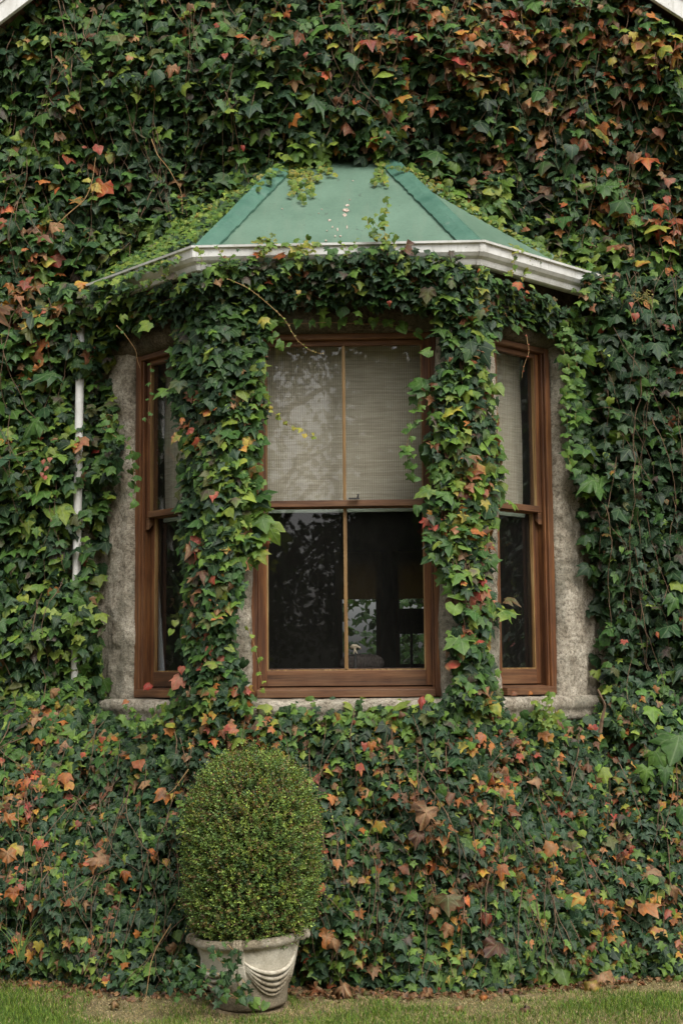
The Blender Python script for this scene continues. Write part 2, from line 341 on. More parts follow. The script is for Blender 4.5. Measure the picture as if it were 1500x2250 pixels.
# where the leaves have turned, as blobs in the photograph: u, v, ru, rv, strength
WARM = [(1180, 110, 300, 190, .85), (900, 60, 200, 130, .35), (1420, 420, 130, 180, .75), (1300, 300, 160, 120, .3), (300, 90, 260, 90, .2), (560, 40, 180, 70, .3),
        (40, 640, 80, 150, .6), (230, 330, 60, 60, .2), (90, 1900, 170, 230, .5), (60, 1640, 120, 120, .3), (330, 1800, 110, 260, .2),
        (1080, 1690, 300, 100, .5), (960, 1860, 160, 130, .5), (1400, 1950, 180, 200, .55), (1240, 1800, 240, 200, .26), (760, 1730, 160, 120, .33),
        (560, 1600, 140, 60, .38), (1480, 600, 90, 200, .25), (1040, 1150, 90, 260, .30), (1080, 820, 50, 130, .3), (500, 1380, 100, 140, .30), (500, 960, 90, 60, .25),
        (760, 2080, 380, 80, .25), (600, 1560, 60, 40, .3), (640, 600, 90, 40, .18), (90, 950, 90, 90, .12), (1330, 120, 170, 90, .2)]
LIME = [(350, 250, 300, 200, .16), (850, 1750, 600, 300, .10), (110, 1150, 150, 380, .38), (150, 1480, 160, 120, .35), (560, 1090, 80, 150, .7), (1060, 1050, 90, 240, .62), (960, 1110, 50, 100, .4), (480, 1000, 70, 60, .35), (900, 1570, 420, 38, .55), (430, 520, 130, 60, .75), (1200, 540, 200, 60, .6),
        (250, 560, 140, 110, .35), (700, 350, 120, 40, .8), (830, 360, 60, 60, .8), (60, 300, 120, 250, .2), (1420, 90, 130, 60, .45), (620, 560, 300, 20, .35), (200, 900, 120, 330, .25), (1250, 760, 60, 120, .3),
        (100, 1560, 120, 160, .25), (1000, 470, 160, 90, .5), (1050, 2120, 500, 40, .45), (200, 2110, 220, 40, .45), (100, 620, 80, 60, .2), (1240, 1540, 60, 60, .5), (780, 1560, 200, 30, .6)]
SHADED = [(1420, 1000, 90, 420, .55), (980, 300, 260, 90, .6), (420, 330, 240, 110, .5), (1180, 420, 120, 90, .5), (1400, 620, 110, 120, .4), (60, 1250, 60, 260, .25)]  # shaded stretches of the ivy, painted in as darker leaf colours
def field(uv, blobs):
    r = np.zeros(len(uv))
    for u, v, a_, b_, s_ in blobs:
        r = np.maximum(r, s_ * np.exp(-.5 * (((uv[:, 0] - u) / a_) ** 2 + ((uv[:, 1] - v) / b_) ** 2)))
    return r
def pick(names, n, p=None):
    a_ = np.array([PAL[k] for k in names]); return a_[rng.choice(len(names), n, p=p)]
def colours(uv, kind, depth):
    """kind 0 = creeper, 1 = small lobed ivy.  Returns centre colour, edge colour, warm flag."""
    n = len(uv)
    c = np.where((kind == 1)[:, None], pick(['blue', 'dark', 'deep', 'mid', 'bright'], n, [.38, .28, .16, .12, .06]), pick(['dark', 'mid', 'green', 'deep', 'blue', 'olive'], n, [.31, .28, .16, .13, .08, .04]))
    e = c * rng.uniform(.85, 1.25, (n, 1))
    nz = .5 + .5 * vnoise(uv[:, 0] / 55, uv[:, 1] / 55)
    O_ = rng.random(n) < field(uv, SHADED); c[O_] = pick(['deep', 'dark'], O_.sum()); e[O_] = c[O_]
    L = rng.random(n) < field(uv, LIME) * (.55 + .8 * nz) + .03
    c[L] = pick(['green', 'bright', 'lime', 'bright'], L.sum()); e[L] = c[L] * .7 + .3 * pick(['lime', 'bright', 'yellow'], L.sum(), [.5, .4, .1])
    nz2 = .5 + .5 * (.6 * vnoise(uv[:, 0] / 60 + 9, uv[:, 1] / 45) + .5 * vnoise(uv[:, 0] / 26 + 3, uv[:, 1] / 26))
    W = rng.random(n) < np.where(depth < .6, 1.0, .6) * (field(uv, WARM) * (2.4 * np.clip(nz2, 0, 1) ** 2.6) + .010)
    q = rng.random(n)
    k = W & (q < .36); c[k] = pick(['orange', 'rust', 'red', 'pink'], k.sum(), [.44, .25, .13, .18]); e[k] = pick(['orange', 'red', 'yellow', 'tan', 'rust'], k.sum())
    k = W & (q >= .36) & (q < .72); c[k] = pick(['brown', 'rust', 'tan'], k.sum(), [.45, .25, .3]); e[k] = pick(['tan', 'brown'], k.sum())
    k = W & (q >= .72); c[k] = pick(['olive', 'mid', 'lime', 'yellow'], k.sum(), [.35, .25, .25, .15]); e[k] = pick(['orange', 'rust', 'yellow', 'purple'], k.sum())
    P_ = (rng.random(n) < .03) & ~W; c[P_] = PAL['purple']
    j = rng.uniform(.72, 1.3, (n, 1)); return np.clip(c * j, 0, .8), np.clip(e * j, 0, .8), W, W & (q >= .36) & (q < .72)
def leaf_normals(n, tilt=.55, spread=.42, base=None):
    b = np.tile([0, -1., 0], (n, 1)) if base is None else base.copy()
    b[:, 2] += rng.normal(tilt + .12, .55, n); b[:, 0] += rng.normal(0, spread, n); b[:, 1] += rng.normal(0, .15, n)
    return b

# ================================================================== THE SETTING: ground
gx = np.concatenate([[-120, -60, -20], np.linspace(-6, 6, 121), [20, 60, 120]]); gy = np.concatenate([[-120, -50, -15], np.linspace(-2, 9, 111), [20, 60, 160]])
GX, GY = np.meshgrid(gx, gy)
def ground_z(x, y): return .012 * fbm(np.asarray(x) * 1.7, np.asarray(y) * 1.7, o=4)
near = (np.abs(GX) < 6) & (GY > -2) & (GY < 9)
g = grid_mesh('ground', np.stack([GX, GY, np.where(near, ground_z(GX, GY), 0) - .004], -1), M['ground']); tag(g, kind='structure')

# ================================================================== THE HOUSE
house = empty('house', (0, 8.5, 0)); tag(house, 'stone house gable overgrown with ivy, with a canted bay window under a green roof', 'house')
def H(o):                     # keep world position under the house empty
    o.location = Vector(o.location) - house.location; return o
def ring(o_):                 # plan outline of the bay at distance o_ outside its wall
    return [(-(1.5 + o_ * 1.41421), 8.5), (-(.7 + .41421 * o_), 7.7 - o_), (.7 + .41421 * o_, 7.7 - o_), (1.5 + o_ * 1.41421, 8.5)]
def sweep(mb, prof, yend=8.5):      # closed profile of (offset, z) points swept along the three sides
    n = len(prof); vs = []
    for s_ in range(4):
        for o_, z in prof: x, y = ring(o_)[s_]; vs.append((x, y, z))
    fs = [(s_ * n + k, s_ * n + (k + 1) % n, (s_ + 1) * n + (k + 1) % n, (s_ + 1) * n + k) for s_ in range(3) for k in range(n)]
    fs += [tuple(range(n)), tuple(range(3 * n, 4 * n))[::-1]]
    return mb.poly(vs, fs)
Z0, Z1 = 1.48, 3.495                    # opening: bottom and top
# walls of the house (with the room inside)
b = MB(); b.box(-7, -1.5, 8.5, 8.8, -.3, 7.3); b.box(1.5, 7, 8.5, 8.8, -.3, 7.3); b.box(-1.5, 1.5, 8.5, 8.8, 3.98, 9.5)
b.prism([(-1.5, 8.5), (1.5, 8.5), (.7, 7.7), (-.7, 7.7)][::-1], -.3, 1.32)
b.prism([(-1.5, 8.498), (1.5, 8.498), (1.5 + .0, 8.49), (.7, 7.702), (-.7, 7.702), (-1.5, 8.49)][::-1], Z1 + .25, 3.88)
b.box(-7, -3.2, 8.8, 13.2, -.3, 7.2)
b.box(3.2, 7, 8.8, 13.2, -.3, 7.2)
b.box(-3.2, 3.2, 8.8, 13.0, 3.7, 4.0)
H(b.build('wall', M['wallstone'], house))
# inner room shell and back wall with two windows
BY = 12.6
pw = [(unproj(742, 1380, BY)[0], unproj(836, 1380, BY)[0]), (unproj(868, 1380, BY)[0], unproj(944, 1380, BY)[0])]
wz0, wz1 = 1.62, 2.62
b = MB(); xs = [-3.19] + [q for p in pw for q in p] + [3.19]
for i in range(0, len(xs), 2): b.box(xs[i], xs[i + 1], BY, BY + .2, .7, 3.69)
for p in pw: b.box(p[0], p[1], BY + .002, BY + .2, .7, wz0); b.box(p[0], p[1], BY + .002, BY + .2, wz1, 3.69)
b.box(-3.195, -3.17, 8.82, BY, .7, 3.69); b.box(3.17, 3.195, 8.82, BY, .7, 3.69); b.box(-3.17, 3.17, 8.82, BY, 3.66, 3.695)
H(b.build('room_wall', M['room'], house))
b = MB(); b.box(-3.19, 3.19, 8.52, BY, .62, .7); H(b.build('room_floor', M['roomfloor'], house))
for p in pw:
    fr_ = MB(); x0, x1 = p
    for q in ((x0, x0 + .04, wz0, wz1), (x1 - .04, x1, wz0, wz1), (x0 + .04, x1 - .04, wz0, wz0 + .06), (x0 + .04, x1 - .04, wz1 - .05, wz1)): fr_.box(q[0], q[1], BY - .03, BY + .1, q[2], q[3])
    H(fr_.build('window', M['darkwood'], house))
# rafters/roof of the house: two sloping slabs, with white bargeboards on the verge
pr = unproj(1500, 42, 8.05); pl_ = unproj(0, 50, 8.05); q = unproj(1444, 0, 8.05); ql = unproj(50, 5, 8.05)
def verge(side, p, slope):
    sx = 1 if side > 0 else -1; px_, pz = p[0], p[2]
    def at(d, y, up): # d = outward distance from p, up = offset above the lower edge
        return (px_ + sx * d, y, pz - slope * d + up)
    d0 = -(abs(px_)) ; d1 = 4.5
    def slab(y0, y1, u0, u1): return [at(d0, y0, u0), at(d1, y0, u0), at(d1, y1, u0), at(d0, y1, u0), at(d0, y0, u1), at(d1, y0, u1), at(d1, y1, u1), at(d0, y1, u1)]
    bb = MB(); bb.box8(slab(8.05, 8.075, 0, .15)); bb.box8(slab(8.03, 8.078, .153, .30)); bb.box8(slab(8.046, 8.0495, .002, .02)); bb.box8(slab(8.04, 8.0495, .12, .15))
    H(bb.build('bargeboard', M['white'], house))
    sf = MB(); sf.box8(slab(8.08, 8.5, .06, .09)); H(sf.build('soffit', M['woodgrey'], house))
    rf = MB(); rf.box8(slab(8.0, 13.4, .305, .36)); H(rf.build('roof', M['roof'], house))
verge(1, pr, .72); verge(-1, pl_, .78)
# lintel with a moulded lower edge, rough stone
def rough_sweep(name, prof, mat, amp, seed, nseg=90, sm=True):
    prof = np.array(prof); cols = []
    for s_ in range(3):
        for t_ in np.linspace(0, 1, nseg, endpoint=(s_ == 2)):
            c_ = []
            for o_, z in prof:
                r_ = ring(o_); x = r_[s_][0] * (1 - t_) + r_[s_ + 1][0] * t_; y = r_[s_][1] * (1 - t_) + r_[s_ + 1][1] * t_; c_.append((x, y, z))
            cols.append(c_)
    P_ = np.array(cols); nz = fbm(P_[..., 0] * 9 + seed, P_[..., 1] * 9, P_[..., 2] * 9, 5) * amp
    P_[..., 1] -= nz; P_[..., 2] += .4 * nz
    return grid_mesh(name, P_, mat, house, sm)
zz = lambda *a_: list(a_)
prof = [(-.12, Z1), (-.06, Z1)] + [(o_, z) for o_, z in ((-.03, Z1 + .005), (0, Z1 + .02), (.012, Z1 + .04), (.02, Z1 + .07), (.02, Z1 + .10), (.002, Z1 + .12), (.0, Z1 + .15), (.012, Z1 + .18), (.014, Z1 + .22), (.014, Z1 + .27), (.014, Z1 + .32), (.01, Z1 + .37), (.0, Z1 + .41))]
H(rough_sweep('lintel', prof, M['stonedark'], .011, 3))
# stone sill
prof = [(-.2, 1.474), (-.1, 1.476), (-.03, 1.473), (.03, 1.468), (.052, 1.462), (.06, 1.45), (.062, 1.43), (.06, 1.41), (.05, 1.395), (.042, 1.385), (.045, 1.36), (.04, 1.34), (.02, 1.33), (.0, 1.325)]
H(rough_sweep('stone_sill', prof, M['stone'], .008, 11))
b = MB(); sweep(b, [(-.2, 1.30), (-.2, 1.462), (-.04, 1.462), (-.02, 1.30)]); H(b.build('sill_core', M['stone'], house))
# corner piers (front faces displaced) and jambs at the wall
s2 = .70711
def side_pt(sx, t_, n_):   # along the canted side, n_ outward
    return np.array([sx * (.7 + t_ * s2 + n_ * s2), 7.7 + t_ * s2 - n_ * s2])
WT0 = .235; WTE = {1: .765, -1: .80}      # side window opening along the canted wall
FX0, FX1 = -.50, .53
def rough_strip(name, path, z0, z1, mat, amp, seed, nz_=110, draft=None):
    path = np.array(path, float); L_ = np.concatenate([[0], np.cumsum(np.linalg.norm(np.diff(path, axis=0), axis=1))]); n_ = max(14, int(L_[-1] / .012))
    s_ = np.linspace(0, L_[-1], n_); X = np.interp(s_, L_, path[:, 0]); Y = np.interp(s_, L_, path[:, 1])
    tx = np.gradient(X); ty = np.gradient(Y); ln = np.hypot(tx, ty); nx, ny = ty / ln, -tx / ln
    Zs = np.linspace(z0, z1, nz_); P_ = np.zeros((nz_, n_, 3)); P_[..., 0] = X; P_[..., 1] = Y; P_[..., 2] = Zs[:, None]
    d_ = fbm(P_[..., 0] * 5 + seed, P_[..., 1] * 5, P_[..., 2] * 4, 5) * amp + .4 * amp * np.abs(fbm(P_[..., 0] * 16 + seed, P_[..., 1] * 16, P_[..., 2] * 11, 3))
    blk = np.floor((P_[..., 2] - z0) / .46 + .3); d_ += amp * .25 * (_h(blk, blk * 0 + seed, blk * 0) - .5)
    jn = np.abs(((P_[..., 2] - z0) / .46 + .3) % 1 - .5); d_ -= .004 * np.clip((jn - .47) / .03, 0, 1)
    if draft is not None:
        a0, a1 = draft; k = np.clip(np.minimum((s_ - a0) / .012, (a1 - s_) / .012), 0, 1)[None, :]; d_ = d_ * (1 - k) + (-.008) * k
    edge = np.clip(np.minimum(s_, L_[-1] - s_) / .03, 0.15, 1)[None, :]; d_ = d_ * edge
    sgn = -1 if ny.mean() > 0 else 1
    P_[..., 0] += sgn * nx * d_; P_[..., 1] += sgn * ny * d_
    return grid_mesh(name, P_, mat, house)
for sx in (-1, 1):
    fe = FX1 if sx > 0 else FX0; WT1 = WTE[sx]
    p0 = (fe, 7.86); p1 = (fe, 7.715); p1b = (fe + sx * .015, 7.7); cn = (sx * .672, 7.7); cn2 = side_pt(sx, .02, 0); e0 = side_pt(sx, WT0 - .015, 0); e1 = side_pt(sx, WT0, -.015); e2 = side_pt(sx, WT0, -.16)
    H(rough_strip('stone_pier', [p0, p1, p1b, cn, cn2, e0, e1, e2], 1.45, 3.56, M['stone'], .016, 5 + sx))
    bk = MB(); bk.prism([(fe + sx * .004, 7.84), (fe + sx * .004, 7.92), tuple(side_pt(sx, WT0 - .01, -.24)), tuple(side_pt(sx, WT0 - .004, -.14))], 1.45, 3.56); H(bk.build('pier_core', M['stonedark'], house))
    j0 = side_pt(sx, WT1, -.17); j1 = side_pt(sx, WT1, -.03); j2 = side_pt(sx, WT1 + .03, .0); j3 = side_pt(sx, 1.07, .0); j4 = side_pt(sx, 1.10, 0) ; j5 = (sx * 1.55, 8.47); j6 = (sx * 1.75, 8.48)
    H(rough_strip('stone_jamb', [j0, j1, j2, j3, j4, j5, j6], 1.45, 3.56, M['stone'], .018, 31 + 7 * sx, 190, draft=(.36, .44)))
    bk = MB(); bk.prism([tuple(side_pt(sx, WT1 + .005, -.16)), tuple(side_pt(sx, WT1 + .05, -.05)), tuple(side_pt(sx, 1.12, -.06)), (sx * 1.52, 8.8), (sx * 1.25, 8.8)], 1.45, 3.56); H(bk.build('jamb_core', M['stonedark'], house))

# ---- sash windows
def sash_window(O, T, Nv, W, z0, z1, bar=True, horns=True, dep=.085):
    O, T, Nv = [np.array(q_, float) for q_ in (O, T, Nv)]
    def bx(mb, u0, u1, n0, n1, a0, a1):
        mb.cur = 1 if (u1 - u0) > (a1 - a0) else 0
        c_ = [(u0, n0), (u1, n0), (u1, n1), (u0, n1)]
        mb.box8([(*(O + T * u + Nv * n_), a0) for u, n_ in c_] + [(*(O + T * u + Nv * n_), a1) for u, n_ in c_])
    jw = .032 if bar else .05
    fm = MB(); D = -dep
    bx(fm, 0, jw, D - .12, D + .012, z0, z1); bx(fm, W - jw, W, D - .12, D + .012, z0, z1); bx(fm, jw, W - jw, D - .12, D + .010, z1 - .032, z1)
    bx(fm, jw, jw + .012, D - .025, D - .003, z0 + .03, z1 - .032); bx(fm, W - jw - .012, W - jw, D - .025, D - .003, z0 + .03, z1 - .032)   # beads
    root = fm.build('window', [M['wood'], M['woodh']], house, bevel=.004); H(root)
    sb = MB(); A, B_ = jw + .003, W - jw - .003
    p = [(O + T * u_ + Nv * n_) for u_ in (jw, W - jw) for n_ in (D + .045, D - .11)]
    sb.box8([(*p[0], z0), (*p[2], z0), (*p[3], z0), (*p[1], z0), (*p[0], z0 + .042), (*p[2], z0 + .042), (*p[3], z0 + .058), (*p[1], z0 + .058)])
    sb.build('window_sill', M['woodh'], root, bevel=.004)
    zm = 2.545; st = .045 if bar else .042
    # upper sash (outer), lower sash (inner)
    us = MB(); n0, n1 = D - .035 - .022, D - .026
    bx(us, A, A + st, n0, n1, zm - .02, z1 - .034); bx(us, B_ - st, B_, n0, n1, zm - .02, z1 - .034); bx(us, A + st, B_ - st, n0, n1, z1 - .062, z1 - .034); bx(us, A + st, B_ - st, n0, n1 + .012, zm - .02, zm + .016)
    for u0 in (A, B_ - st):
        c0 = [(u0 + .004, n0), (u0 + st - .004, n0), (u0 + st - .004, n1 - .001), (u0 + .004, n1 - .001)]
        us.box8([(*(O + T * u_ + Nv * n_), zm - .09 + .03 * (k_ in (0, 1))) for k_, (u_, n_) in enumerate(c0)] + [(*(O + T * u_ + Nv * n_), zm - .0205) for u_, n_ in c0])
    uo = us.build('upper_sash', [M['wood'], M['woodh']], root, bevel=.003)
    ls = MB(); m0, m1 = D - .098, D - .062; zb = z0 + .060
    bx(ls, A, A + st, m0, m1, zb, zm + .012); bx(ls, B_ - st, B_, m0, m1, zb, zm + .012); bx(ls, A + st, B_ - st, m0, m1, zb, zb + .085); bx(ls, A + st, B_ - st, m0, m1, zm - .025, zm + .012)
    lo = ls.build('lower_sash', [M['wood'], M['woodh']], root, bevel=.003)
    # putty fillets around the lower panes
    pf = MB(); g0 = m0 + .014
    bx(pf, A + st, A + st + .007, g0, m1 - .004, zb + .085, zm - .025); bx(pf, B_ - st - .007, B_ - st, g0, m1 - .004, zb + .085, zm - .025); bx(pf, A + st + .007, B_ - st - .007, g0, m1 - .004, zb + .085, zb + .092)
    h0 = n0 + .008
    bx(pf, A + st, A + st + .006, h0, n1 - .004, zm + .016, z1 - .062); bx(pf, B_ - st - .006, B_ - st, h0, n1 - .004, zm + .016, z1 - .062)
    pf.build('putty', M['woodold'], root)
    um = W / 2
    if bar:
        br = MB(); bx(br, um - .009, um + .009, n0, n1 - .004, zm + .016, z1 - .062); bx(br, um - .010, um + .010, m0, m1 - .004, zb + .085, zm - .025)
        br.build('glazing_bar', M['woodold'], root, bevel=.003)
    def pane(u0, u1, nn, a0, a1):
        gm = MB(); bx(gm, u0, u1, nn - .0015, nn + .0015, a0, a1); gm.build('glass_pane', M['glass'], root)
    spans = [(A + st, um - .010), (um + .010, B_ - st)] if bar else [(A + st, B_ - st)]
    for u0, u1 in spans:
        pane(u0 - .004, u1 + .004, n0 + .006, zm + .010, z1 - .057); pane(u0 - .004, u1 + .004, m0 + .010, zb + .08, zm - .02)
    return root, (O, T, Nv, A + st, B_ - st, D)
wins = []
wins.append(sash_window((FX0, 7.7), (1, 0), (0, -1), FX1 - FX0, Z0, Z1))
for sx in (-1, 1):
    a0 = side_pt(sx, WT0, 0); wins.append(sash_window(a0, (sx * s2, s2), (sx * s2, -s2), WTE[sx] - WT0, Z0, Z1, bar=False, dep=.05))
# black catch on the front meeting rail
c_ = unproj(778, 1098, 7.81); b = MB(); b.box(c_[0] - .03, c_[0] + .03, 7.768, 7.786, 2.562, 2.569); b.tube([(c_[0] + .02, 7.776, 2.565), (c_[0] + .024, 7.774, 2.59), (c_[0] + .012, 7.772, 2.585)], [.006, .005, .002]); b.build('sash_catch', M['iron'], wins[0][0])

# ---- bay roof
roof = MB()
E = [(-1.72, 8.5, 3.915), (-.765, 7.535, 3.905), (.765, 7.535, 3.905), (1.72, 8.5, 3.915)]; T0 = (-.315, 8.52, 4.80); T1 = (.262, 8.52, 4.80)
up = lambda p, d=.0: (p[0], p[1], p[2] + d)
def panel(mb, pts, th=.012):
    pts = [np.array(p) for p in pts]; nrm = np.cross(pts[1] - pts[0], pts[-1] - pts[0]); nrm /= np.linalg.norm(nrm); nrm *= np.sign(nrm[2])
    n_ = len(pts); vs = pts + [p - nrm * th for p in pts]; fs = [tuple(range(n_)), tuple(range(n_, 2 * n_))[::-1]] + [(i, (i + 1) % n_, n_ + (i + 1) % n_, n_ + i) for i in range(n_)]
    mb.poly(vs, fs)
panel(roof, [E[1], E[2], T1, T0]); panel(roof, [E[2], E[3], (1.72, 8.52, 3.915), T1]); panel(roof, [E[0], E[1], T0, (-1.72, 8.52, 3.915)])
ro = roof.build('bay_roof', M['roof'], house); H(ro)
for A_, B_, C1, C2 in ((E[1], T0, E[2], E[0]), (E[2], T1, E[1], E[3])):
    A_, B_, C1, C2 = [np.array(q_, float) for q_ in (A_, B_, C1, C2)]; d = (B_ - A_); L_ = np.linalg.norm(d); d /= L_
    def per(C): e = C - A_; e = e - d * (e @ d); return e / np.linalg.norm(e)
    e1, e2 = per(C1), per(C2); n1 = np.cross(e1, d); n1 *= np.sign(n1[2]); n2_ = np.cross(e2, d); n2_ *= np.sign(n2_[2]); nm = (n1 + n2_) / np.linalg.norm(n1 + n2_)
    rows = []
    for t_ in np.linspace(-.015, L_ - .02, 46):
        c_ = A_ + d * t_; wv = .004 * vnoise(np.array([t_ * 16]), np.array([A_[0]]))[0]; w2 = .006 * vnoise(np.array([t_ * 30]), np.array([A_[0] + 5]))[0]
        wd = .088 + w2
        rows.append([c_ + e1 * wd + n1 * .002, c_ + e1 * wd + n1 * (.015 + wv), c_ + e1 * (.03) + n1 * (.024 + wv) + nm * .01, c_ + nm * (.040 + wv), c_ + e2 * .035 + n2_ * (.024 + wv), c_ + e2 * (wd - .01) + n2_ * .012, c_ + e2 * (wd - .01) + n2_ * .002])
    rc = grid_mesh('ridge_cap', np.array(rows), M['ridge'], ro, smooth=False)
    sd = rc.modifiers.new('s', 'SOLIDIFY'); sd.thickness = .003; sd.offset = -1
# droppings and splashes on the roof panel
b = MB(); fn = np.cross(np.array(E[2]) - E[1], np.array(T0) - E[1]); fn /= np.linalg.norm(fn); fn *= np.sign(fn[2])
def onroof(u, v):
    d = RC @ np.array([(u - 750) / F, (1125 - v) / F, -1.0]); t_ = ((np.array(E[1]) - CAM) @ fn) / (d @ fn); return CAM + d * t_
for (u, v, r_, st_) in [(760, 463, 9, 1.3), (757, 474, 5, 2), (763, 452, 5, 1), (724, 485, 3.5, 1.5), (730, 500, 2, 2.5), (741, 505, 2, 4), (762, 500, 1.6, 6), (736, 520, 2, 3), (718, 508, 2, 1.4), (768, 440, 1.8, 1), (775, 398, 2.2, 1), (748, 520, 2.6, 1.2), (707, 461, 2, 1), (716, 530, 2.4, 2), (742, 548, 3, 1.3), (620, 460, 2, 1), (700, 470, 1.5, 1.3)]:
    p = onroof(u, v) + fn * .002; tx = np.array([1, 0, 0.]); ty = np.cross(fn, tx); n_ = 9; s_ = r_ / F * 8.2
    vs = []
    for lay in (0, .0035):
        for k in range(n_):
            rr = s_ * random.uniform(.6, 1.25); th = 2 * math.pi * k / n_; vs.append(p + fn * lay + tx * rr * math.cos(th) * (1 if lay == 0 else .8) + ty * rr * st_ * math.sin(th) * (1 if lay == 0 else .8))
    b = MB(); b.poly(vs, [tuple(range(n_))[::-1], tuple(range(n_, 2 * n_))] + [(i, (i + 1) % n_, n_ + (i + 1) % n_, n_ + i) for i in range(n_)]); b.build('bird_dropping', M['drop'], ro)
# eave soffit and gutter
b = MB(); sweep(b, [(-.02, 3.862), (-.02, 3.885), (.105, 3.885), (.105, 3.862)]); H(b.build('eave_soffit', M['woodgrey'], house))
b = MB(); sweep(b, [(.108, 3.806), (.150, 3.801), (.163, 3.806), (.168, 3.818), (.172, 3.834), (.192, 3.848), (.206, 3.866), (.208, 3.90), (.208, 3.912), (.224, 3.912), (.226, 3.924), (.203, 3.926), (.201, 3.905), (.199, 3.870), (.187, 3.854), (.165, 3.840), (.160, 3.815), (.148, 3.808), (.116, 3.811), (.116, 3.90), (.108, 3.90)])
gut = b.build('gutter', M['white'], house); H(gut)
for s_ in (1, 2):        # joint strips at the two corners
    b = MB()
    pr_ = [(.109, 3.799), (.152, 3.797), (.167, 3.803), (.172, 3.817), (.176, 3.832), (.196, 3.845), (.210, 3.864), (.212, 3.910)]
    sg = 1 if s_ == 2 else -1; vs = []
    for dlt in (-.02, 0, .02):
        for o__, z in pr_:
            x, y = ring(o__)[s_]
            if dlt < 0: x += sg * dlt
            if dlt > 0: x += sg * dlt * s2; y += dlt * s2
            vs.append((x, y, z))
    n_ = len(pr_); b.poly(vs, [(r_ * n_ + k, r_ * n_ + k + 1, (r_ + 1) * n_ + k + 1, (r_ + 1) * n_ + k) for r_ in (0, 1) for k in range(n_ - 1)])
    o_ = b.build('gutter_joint', M['white'], gut); sd = o_.modifiers.new('s', 'SOLIDIFY'); sd.thickness = .002
# downpipe
pt, pb = unproj(174, 860, 8.30), unproj(164, 1560, 8.30)
xx = (pt[0] + pb[0]) / 2
b = MB(); b.tube([(xx + .01, 8.30, 3.75), (xx + .005, 8.30, 3.2), (xx, 8.30, 2), (xx, 8.30, .1)], .025, 14); 
for z in (2.86, 1.98): b.tube([(xx, 8.30, z), (xx, 8.30, z + .05)], .031, 14)
o_ = b.build('downpipe', M['white'], house, smooth=True); H(o_); o_.data.shade_auto_smooth(angle=R(40)) if hasattr(o_.data, 'shade_auto_smooth') else None
b = MB(); b.tube([(-1.62, 8.36, 3.8), (xx + .03, 8.35, 3.78), (xx + .01, 8.30, 3.7)], .025, 12); H(b.build('gutter_outlet', M['white'], house, smooth=True))

# ================================================================== INSIDE THE ROOM
def blind(name, u0, u1, z0, z1, fr_, nn, label, parentless=True):
    O, T, Nv = fr_; me = bpy.data.meshes.new(name); nc = 24; vs = []; uvs = []
    for z in np.linspace(z0, z1, 30):
        for k in range(nc + 1):
            u = u0 + (u1 - u0) * k / nc; w_ = .003 * math.sin(k * 1.3 + z * 7)
            p = O + T * u + Nv * (nn + w_); vs.append((p[0], p[1], z)); uvs.append((u, z))
    fs = [(r_ * (nc + 1) + k, r_ * (nc + 1) + k + 1, (r_ + 1) * (nc + 1) + k + 1, (r_ + 1) * (nc + 1) + k) for r_ in range(29) for k in range(nc)]
    me.from_pydata(vs, [], fs); ul = me.uv_layers.new(name='UVMap')
    for lp in me.loops: ul.data[lp.index].uv = uvs[lp.vertex_index]
    o = link(name, me, M['blind']); s_ = o.modifiers.new('s', 'SOLIDIFY'); s_.thickness = .002
    b_ = MB(); p = [O + T * u_ + Nv * (nn + n_) for u_, n_ in ((u0, -.008), (u1, -.008), (u1, .012), (u0, .012))]
    b_.box8([(*q_, z0 - .022) for q_ in p] + [(*q_, z0 + .004) for q_ in p]); b_.build('hem_bar', M['hem'], o)
    return tag(o, label, 'window blind', 'woven blinds half lowered behind the bay windows')
lab = ['beige woven blind behind the wide front window', 'beige woven blind behind the narrow left side window', 'beige woven blind behind the narrow right side window']
for (root, (O, T, Nv, a0, a1, D)), lb in zip(wins, lab): blind('woven_blind', a0 - .03, a1 + .03, 2.53, 3.49, (O, T, Nv), D - .16, lb)
for p, lb in zip(pw, ['olive blind on the far window seen through the right pane, nearest the glazing bar', 'olive blind on the far window seen through the right pane, beside the dark lamp']):
    z = unproj(800, 1316, BY - .1)[2]; b = MB(); b.box(p[0] - .02, p[1] + .02, BY - .045, BY - .043, z, wz1 + .05); tag(b.build('roller_blind', M['olive']), lb, 'window blind', 'olive blinds on the far windows')
# table lamp with a drum shade
L0 = unproj(903, 1385, 10.6); t = empty('table_lamp', (L0[0], 10.6, 1.3)); tag(t, 'table lamp with a dark drum shade standing inside the right pane', 'lamp')
def lathe(prof, n=32):
    mb = MB(); vs = []; m = len(prof)
    for r_, z in prof:
        for k in range(n): th = 2 * math.pi * k / n; vs.append((r_ * math.cos(th), r_ * math.sin(th), z))
    fs = [(i * n + k, i * n + (k + 1) % n, (i + 1) * n + (k + 1) % n, (i + 1) * n + k) for i in range(m - 1) for k in range(n)]
    mb.poly(vs, fs); return mb
zt, zb_ = unproj(903, 1338, 10.6)[2] - 1.3, unproj(903, 1392, 10.6)[2] - 1.3
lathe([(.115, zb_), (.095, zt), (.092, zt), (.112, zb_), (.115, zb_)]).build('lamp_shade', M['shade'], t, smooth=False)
lathe([(.0, 0), (.06, 0), (.06, .015), (.02, .03), (.015, .08), (.045, .13), (.03, .2), (.01, .24), (.01, zt - .03), (0, zt - .03)]).build('lamp_base', M['iron'], t, smooth=True)
